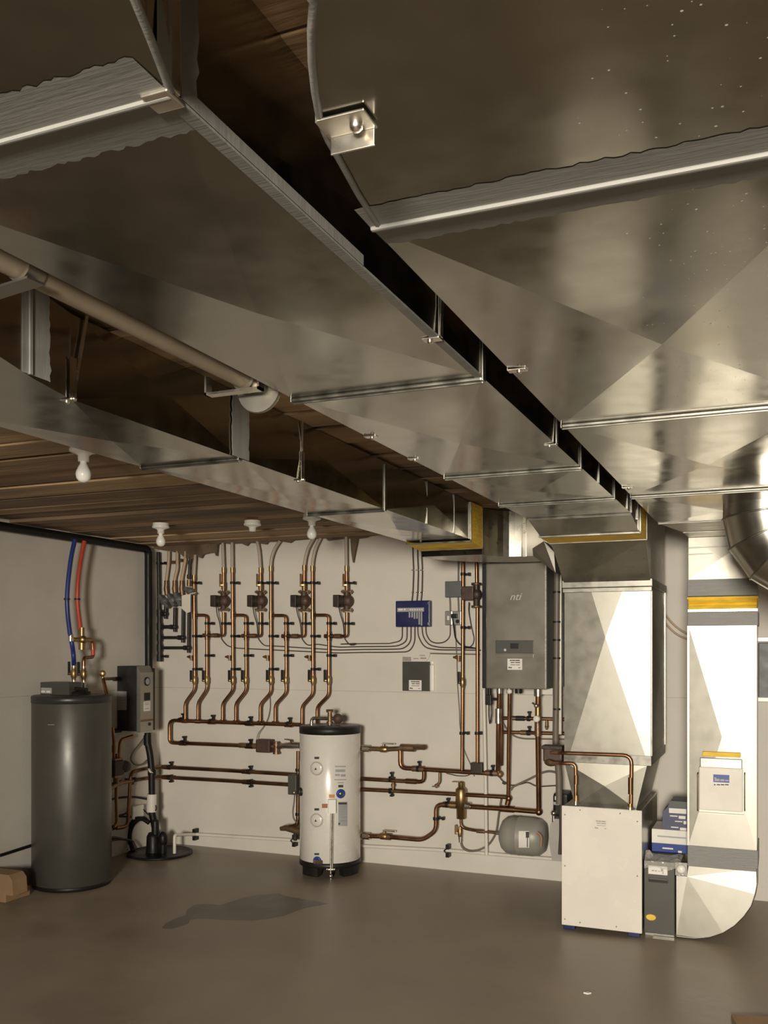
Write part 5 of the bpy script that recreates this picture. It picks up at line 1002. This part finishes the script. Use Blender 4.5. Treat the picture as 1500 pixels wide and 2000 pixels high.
b = MB(); b.tube([y1(210, 1285, .06), y1(300, 1265, .06), y1(355, 1215, .05)], .007, .03, 8); b.tube([y1(210, 1295, .06), y1(370, 1300, .05)], .008, .03, 8); b.tube([y1(510, 1190, .05), y1(560, 1230, .06), y1(600, 1280, .08)], .006, .03, 8); b.tube([y1(510, 1290, .05), y1(560, 1310, .06), y1(600, 1345, .08)], .006, .03, 8); tag(b.obj('plugged_leads', M['black']), 'black leads plugged into the white outlet cover', 'cable')
b = MB(); b.tube([y1(40, 1640, .1), y1(140, 1600, .08), y1(250, 1590, .08), y1(400, 1615, .08), y1(440, 1720, .12)], .009, .05, 8); b.tube([y1(40, 1570, .1), y1(160, 1575, .08), y1(250, 1592, .08)], .011, .04, 8); tag(b.obj('tank_drain_hose', M['cable']), 'dark hose lying low between the charcoal tank and sump pit', 'hose')
b = MB(); b.tube([lp('z2', -5, 1205, .03), lp('z2', 120, 1165, .03), lp('z2', 260, 1120, .03)], .011, .05, 8); tag(b.obj('black_hose', M['black']), 'black hose running along the left wall into the space behind the charcoal tank', 'hose')

# ================================================================== black drain stack and sump
t = thing('drain_stack', 'black plastic drain pipe along the left wall top, dropping in the corner to the sump', 'pipe', (XL + .09, 6.13, 0))
sx, sy = XL + .10, 6.12
zl = 2.372
b = MB(); b.tube([V((XL + .07, 2.5, zl)), V((XL + .07, 6.0, zl)), V((XL + .07, 6.11, zl)), V((XL + .07, 6.11, 2.2)), V((XL + .075, 6.11, 1.0))], .030, .07, 16); b.obj('pipe', M['abs'], t)
b = MB(); b.cyl((XL + .045, 6.16, 2.34), (XL + .045, 6.16, .95), .018, seg=12); b.obj('side_pipe', M['abs'], t)
dp = lambda x, y: yp('y1', x, y, 6.05)
b = MB(); b.tube([dp(590, 210), dp(590, 350), dp(620, 480), dp(640, 680), dp(645, 1010)], .026, .05, 14); b.tube([dp(585, 240), dp(588, 370)], .030); b.tube([dp(645, 690), dp(645, 760)], .032); b.obj('lower_pipe', M['abs'], t)
b = MB(); b.cyl(dp(645, 1005), dp(640, 1235), .038); b.obj('check_valve_sleeve', M['pvc'], t)
b = MB(); b.tube([dp(690, 1150), dp(705, 1190), dp(690, 1225)], .006, .02, 6); b.obj('hose_clamp', M['iron'], t); b = MB(); b.cyl(dp(640, 705), dp(655, 690), .034, seg=14); b.obj('pale_band', M['pvc'], t)
sc0 = V((-4.40, 6.0, 0))
b = MB(); a = dp(640, 1230); b.tube([a, V((sc0.x - .02, 6.02, .05))], .028); b.obj('discharge_pipe', M['abs'], t)
t = thing('sump_pit', 'round black sump pit cover sunk in the floor corner with pump fittings on it', 'sump', sc0)
b = MB(); b.lathe([(.245, .0), (.25, .004), (.25, .014), (.235, .018), (.225, .012), (0, .012)], sc0, seg=48); b.obj('lid', M['abs'], t)
dq = lambda x, y, Y=5.98: yp('y1', x, y, Y)
b = MB(); p, q = dq(650, 1340), dq(728, 1530); b.lathe([(abs(q.x - p.x) / 2 * 1.05, 0), (abs(q.x - p.x) / 2, p.z - q.z - .01), (abs(q.x - p.x) / 2 - .004, p.z - q.z), (0, p.z - q.z)], V(((p.x + q.x) / 2, 5.98, q.z)), seg=18)
p, q = dq(592, 1500), dq(735, 1720); b.lathe([((q.x - p.x) / 2 * 1.1, .013), ((q.x - p.x) / 2, p.z - .03), ((q.x - p.x) / 2 * .7, p.z), (0, p.z)], V(((p.x + q.x) / 2, 5.98, 0)), seg=20)
p, q = dq(745, 1490), dq(835, 1700); c_ = (p + q) / 2; b.sphere(c_, (q.x - p.x) * .56, 16, (1, 1, 1.7)); b.cyl(V((c_.x, c_.y, .013)), c_, (q.x - p.x) * .42); b.obj('pump_head', M['abs'], t)
e = V((dq(640, 1500).x, 5.99, .013))
b = MB(); b.tube([e + V((-.03, 0, .22)), e + V((-.10, -.01, .26)), e + V((-.18, -.02, .20)), e + V((-.20, -.03, .10)), e + V((-.14, -.05, .0))], .018, .07, 10); b.tube([e + V((-.03, -.02, .25)), e + V((-.14, -.03, .27)), e + V((-.235, -.03, .15)), e + V((-.2, -.05, .0))], .007, .07, 8); b.obj('vent_hose', M['abs'], t)

# ================================================================== grey expansion vessel and glycol jug
EY = 6.16; a, c = yp('y6', 200, 1425, EY), yp('y6', 695, 1845, EY); zc = (a.z + c.z) / 2; R_ = (yp('y6', 400, 1425, 6.0).z - yp('y6', 400, 1835, 6.0).z) / 2 * 1.0
x0, x1 = a.x, c.x; R_ = min(R_, .165)
EYc = YW - R_ - .012; x0, x1 = yp('y6', 200, 1600, EYc).x, yp('y6', 695, 1640, EYc).x; zc = (yp('y6', 420, 1430, EYc).z + yp('y6', 420, 1838, EYc).z) / 2; R_ = (yp('y6', 420, 1430, EYc).z - yp('y6', 420, 1838, EYc).z) / 2
t = thing('expansion_vessel', 'grey drum-shaped expansion vessel on its side under the boiler pipes', 'expansion tank', ((x0 + x1) / 2, EYc, zc - R_)); L_ = x1 - x0
b = MB(); b.lathe([(0, 0), (R_ * .45, .004), (R_ * .75, .022), (R_ * .93, .05), (R_, .085), (R_, L_ * .40), (R_ * 1.012, L_ * .405), (R_ * 1.012, L_ * .435), (R_, L_ * .44), (R_ * .995, L_ * .72), (R_ * .93, L_ * .86), (R_ * .72, L_ * .965), (R_ * .4, L_ - .003), (0, L_)], (x0, EYc, zc), (1, 0, 0), 48); sh = b.obj('shell', M['extank'], t)
def on_vessel(x, y):
    u, v = cr('y6', x, y); d = ray(u, v); A = d.y ** 2 + d.z ** 2; oz = CAMH - zc; Bq = 2 * (-EYc * d.y + oz * d.z); Cq = EYc ** 2 + oz ** 2 - (R_ + .002) ** 2; return CAM + d * ((-Bq - math.sqrt(max(0, Bq * Bq - 4 * A * Cq))) / (2 * A))
def vlabel(xa, ya, xb, yb, m, nm, par=None, lift=0):
    b = MB(); vs = []
    for k in range(7):
        y = ya + (yb - ya) * k / 6; p, q = on_vessel(xa, y), on_vessel(xb, y); vs += [p + V((0, -lift, 0)), q + V((0, -lift, 0))]
    b.add(vs, [[2 * k, 2 * k + 1, 2 * k + 3, 2 * k + 2] for k in range(6)], True); return b.obj(nm, M[m], t, par)
lb = vlabel(395, 1585, 505, 1760, 'paper', 'label'); vlabel(470, 1592, 505, 1655, 'ink', 'label_band', lb, .001); vlabel(482, 1655, 492, 1755, 'ink', 'label_band', lb, .001)
b = MB(); p = on_vessel(640, 1650); b.tube([p + V((-.03, -.004, .03)), p + V((.0, -.01, .01)), p + V((-.005, -.008, -.06))], .010, .02, 6); b.obj('torn_tag', M['card'], t); at(t, yp('y6', 190, 1607, EYc), X_, .04, .013, 'silver', 'nipple')
JY = 6.05; p, q = yp('y6', 715, 1450, JY), yp('y6', 850, 1905, JY)
t = thing('feeder_jug', 'smoky grey plastic feeder jug with black pump head left of the white cabinet', 'jug', ((p.x + q.x) / 2, JY, q.z))
b = MB(); xa, xb = p.x, q.x + .05; P = [(xa + .02, q.z), (xb, q.z), (xb, p.z), (xa + .04, p.z), (xa + .005, p.z - .05), (xa, q.z + .12)]; b.prism([V((x, JY, z)) for x, z in P], (0, .22, 0)); b.obj('body', M['jug'], t)
b = MB(); p2, q2 = yp('y6', 745, 1190, JY), yp('y6', 905, 1450, JY); b.box((p2.x, JY + .02, q2.z), (q2.x, JY + .2, p2.z), .02); hd = b.obj('pump_head', M['black'], t)
b = MB(); p2, q2 = yp('y6', 778, 1215, JY + .02), yp('y6', 818, 1258, JY + .02); b.box((p2.x, JY + .016, q2.z), (q2.x, JY + .021, p2.z)); b.obj('blue_badge', M['paper'], t, hd)
b = MB(); p2, q2 = yp('y6', 765, 1275, JY + .02), yp('y6', 828, 1310, JY + .02); b.box((p2.x, JY + .016, q2.z), (q2.x, JY + .021, p2.z)); b.obj('grey_badge', M['lead'], t, hd)
b = MB(); c = yp('y6', 765, 1395, JY + .015); b.sphere(c, .02, 10); b.cyl(c, c - Z_ * .06, .012, seg=8); b.obj('outlet_fitting', M['silver'], t)
b = MB(); b.tube([yp('y6', 840, 1200, 6.0), yp('y6', 842, 1600, 6.0), yp('y6', 830, 1830, 6.0)], .012, .03, 8); b.obj('suction_tube', M['cable'], t)

# ================================================================== white air handler cabinet, charcoal filter cabinet, boxes
FY = 5.262; a, c = yp('z7', 190, 567, FY), yp('z7', 692, 1400, FY)
x0, x1 = a.x, c.x; z0, z1 = .034, yp('z7', 440, 582, FY).z
t = thing('air_handler', 'plain white metal air handler cabinet standing on the floor under the plenum', 'air handler', ((x0 + x1) / 2, 5.6, 0))
b = MB(); b.box((x0, FY + .016, z0), (x1, 6.0, z1 - .004), .004); b.obj('cabinet', M['galvdark'], t)
b = MB(); b.box((x0 - .004, FY, z0 - .004), (x1 + .004, FY + .018, z1), .004); fr = b.obj('front_panel', M['white'], t)
for x, z in ((x0 + .015, z1 - .05), (x1 - .02, z1 - .06), (x0 + .10, z1 - .018), (x0 + .32, z1 - .022), (x0 + .015, z0 + .33), (x1 - .02, z0 + .31), (x0 + .015, z0 + .03), (x0 + .10, z0 + .02), (x0 + .30, z0 + .02)):
    b = MB(); b.lathe([(.0045, 0), (.004, .003), (0, .004)], (x, FY, z), (0, -1, 0), 8); b.obj('screw', M['inkgrey'], t, fr)
p, q = yp('z7', 390, 652, FY), yp('z7', 482, 726, FY); sticker(t, fr, p, q, FY - .0003, NOTE, 'white', 'inkgrey', 'service_label')
for x in (x0 + .03, x1 - .045):
    b = MB(); b.box((x - .03, FY + .02, .001), (x + .035, FY + .10, z0 - .003), .004); b.obj('foot_pad', M['blue'], t)
GY = 5.335; a, c = yp('z7', 697, 925, GY), yp('z7', 910, 1415, GY)
t = thing('filter_unit', 'low charcoal furnace section with yellow oval sticker between white cabinet and boot', 'furnace', ((a.x + c.x) / 2, 5.55, 0))
gx0, gx1, gz1 = x1 + .006, c.x - .004, yp('z7', 800, 925, GY).z
b = MB(); b.box((gx0, GY, .018), (gx1, 5.98, gz1), .004); bd = b.obj('body', M['charcoal'], t)
b = MB(); b.box((gx0 + .004, GY + .02, .001), (gx1 - .004, 5.97, .018)); b.obj('base', M['steel'], t)
p, q = yp('z7', 738, 945, GY), yp('z7', 860, 1010, GY); sticker(t, bd, p, q, GY - .0005, [(.18, .30, .35, .5), (.34, .46, .35, .48), (.52, .62, .36, .46), (.66, .78, .4, .75), (.74, .80, .15, .35)], 'paper', 'lead')
b = MB(); p, q = yp('z7', 738, 1022, GY), yp('z7', 865, 1062, GY); b.box((p.x, GY - .006, q.z), (q.x, GY + .002, p.z), .004); h = b.obj('recessed_handle', M['charcoal'], t); b = MB(); b.box((p.x + .004, GY - .007, q.z + .004), (q.x - .004, GY - .005, q.z + .016)); b.obj('painted_handle_shade', M['black'], t, h)  # black strip paints the shade inside the handle
b = MB(); p = yp('z7', 754, 1277, GY); vs = [p + V((math.cos(k * math.pi / 12) * .0255, -.001, math.sin(k * math.pi / 12) * .0155)) for k in range(24)]; b.prism(vs, (0, .002, 0)); so = b.obj('oval_sticker', M['sticker'], t)
b = MB(); vs = [p + V((math.cos(k * math.pi / 12) * .0285, -.0004, math.sin(k * math.pi / 12) * .0185)) for k in range(24)]; b.prism(vs, (0, .0014, 0)); b.obj('sticker_border', M['bronze'], t, so)
# crumpled clear plastic over its top
b = MB(); n = 9; vs = []
top = gz1 + .004
for i in range(n + 1):
    for j in range(7):
        x = gx0 + .002 + (gx1 + .03 - gx0) * i / n; 
        if j == 0: yv, zv = GY - .006, gz1 - .03 + random.uniform(-.012, .008)
        elif j == 1: yv, zv = GY - .006, top
        else: yv, zv = GY + (j - 1) * .030, top + .004 + random.uniform(0, .016) + (.03 if i < 2 and j == 3 else 0)
        vs.append(V((x, yv, zv)))
b.add(vs, [[i * 7 + j, (i + 1) * 7 + j, (i + 1) * 7 + j + 1, i * 7 + j + 1] for i in range(n) for j in range(6)], False); tag(b.obj('plastic_film', M['film']), 'crumpled clear plastic film draped over the top of the charcoal furnace section', 'plastic sheet')
t2 = None
b = MB(); p = yp('z7', 946, 970, 5.33); b.lathe([(.024, 0), (.025, .008), (.016, .016), (.006, .018), (0, .018)], p, (0, -1, 0), 20); b.bar(p + V((0, .0, -.03)), p + V((0, .02, -.03)), .05, .06, Z_) if False else None
t = thing('plastic_plug', 'round white plug on a clear tag in the crook of the return boot', 'plug', p); b.obj('disc', M['porcelain'], t); b = MB(); b.box(p + V((-.03, .001, -.035)), p + V((.032, .004, .035))); b.obj('clear_tag', M['film'], t)
# clear tape ends at the foot
b = MB(); p, q = yp('z7', 770, 1402, GY - .004), yp('z7', 905, 1420, GY - .004); b.box((p.x, GY - .03, .001), (q.x, GY - .001, .004)); b.obj('floor_tape', M['tape']); tag(bpy.data.objects['floor_tape'], 'shiny strip of clear tape on the floor at the charcoal furnace foot', 'tape')
def carton(label, p, q, Y, dep, zbase, m, m2, split, group):
    x0_, x1_ = p.x, q.x; t = thing('carton', label, 'box', ((x0_ + x1_) / 2, Y + dep / 2, zbase), group); zt_ = p.z; zs = zbase + (zt_ - zbase) * split
    b = MB(); b.box((x0_, Y, zs), (x1_, Y + dep, zt_), .003); u = b.obj('upper_box', M[m], t); b = MB(); b.box((x0_, Y, zbase), (x1_, Y + dep, zs), .003); l = b.obj('lower_band', M[m2], t); return t, u, l, zs, x0_, x1_, zt_
BX = 5.60; CROP['yb'] = (1270, 1540, .07)
p, q = yp('yb', 40, 1120, BX), yp('yb', 1000, 1800, BX); zb = gz1 + .03
t, u, l, zs, bx0, bx1, bzt = carton('white carton with blue printed base band on the charcoal furnace beside the drop', p, V((q.x + .06, 0, 0)), BX, .26, gz1 + .001, 'paper', 'bluebox', (yp('yb', 400, 1540, BX).z - gz1) / (p.z - gz1), 'cartons on the furnace section')
b = MB()
for (xa, ya, xb, yb2) in ((340, 1640, 640, 1705), (775, 1735, 880, 1800), (470, 1622, 600, 1632)): P, Q = yp('yb', xa, ya, BX), yp('yb', xb, yb2, BX); b.box((P.x, BX - .001, Q.z), (Q.x, BX + .001, P.z))
b.obj('band_lettering', M['paper'], t, l); b = MB(); P, Q = yp('yb', 200, 1345, BX), yp('yb', 1000, 1368, BX); b.box((P.x, BX - .0008, Q.z), (Q.x, BX + .001, P.z)); b.obj('flap_line', M['lead'], t, u)
p, q = yp('yb', 335, 390, BX), yp('yb', 1010, 1190, BX)
t = thing('carton', 'faded navy carton with cut corner and white printed labels on top of the white carton', 'box', ((p.x + q.x) / 2, BX + .1, bzt), 'cartons on the furnace section')
b = MB(); xr = q.x + .06; zt2 = yp('yb', 800, 540, BX).z; P = [(p.x, bzt + .001), (xr, bzt + .001), (xr, zt2 + .03), (yp('yb', 545, 0, BX).x, zt2 + .03), (yp('yb', 480, 0, BX).x, zt2), (p.x, yp('yb', 330, 660, BX).z)]; b.prism([V((x, BX + .004, z)) for x, z in P], (0, .22, 0)); bd = b.obj('body', M['navybox'], t)
b = MB(); b.box((P[3][0] - .002, BX + .002, zt2 + .004), (xr, BX + .012, zt2 + .036)); b.obj('top_flap', M['charcoal'], t)
for (xa, ya, xb, yb2) in ((525, 545, 1010, 710), (550, 745, 760, 790), (795, 760, 985, 855), (690, 900, 900, 940), (930, 905, 1010, 1000), (580, 1060, 790, 1105), (830, 1090, 1010, 1175)): A, B = yp('yb', xa, ya, BX + .004), yp('yb', xb, yb2, BX + .004); bb = MB(); bb.box((A.x, BX + .0025, B.z), (B.x, BX + .005, A.z)); bb.obj('printed_label', M['paper'], t, bd)
b = MB(); A = yp('yb', 315, 930, BX + .004); b.lathe([(.012, -.008), (.014, 0), (.012, .008)], A + V((0, .1, 0)), (1, 0, 0), 14); b.obj('handle_tab', M['black'], t, bd)

# cardboard pieces at the frame's edges
def fl(u, v, z=0): return onZ(u, v, z)
a = fl(48, 1752); b = MB(); b.box((-4.62, a.y - .16, .001), (a.x, a.y + .05, .062), .006); tag(b.obj('cardboard_box', M['card']), 'flattened dark cardboard box on the floor by the left wall, under the rounded one', 'box')
b = MB(); P0 = fl(26, 1750, .063); zt_ = .063 + .125
b.prism([V((-4.62, P0.y, .063)), V((P0.x - .002, P0.y, .063)), V((P0.x - .01, P0.y, zt_ - .03)), V((P0.x - .04, P0.y, zt_)), V((-4.62, P0.y, zt_))], (0, .12, 0)); tag(b.obj('cardboard_box', M['card']), 'rounded brown cardboard piece resting on the flattened box by the left wall', 'box')
a, c_, d_ = fl(1428, 1990), fl(1500, 1997), fl(1440, 2020); b = MB(); b.prism([a, fl(1560, 1998), fl(1560, 2040), fl(1450, 2030)], (0, 0, .02)); tag(b.obj('cardboard_sheet', M['card']), 'pale cardboard sheet corner lying on the floor at the bottom right', 'cardboard')
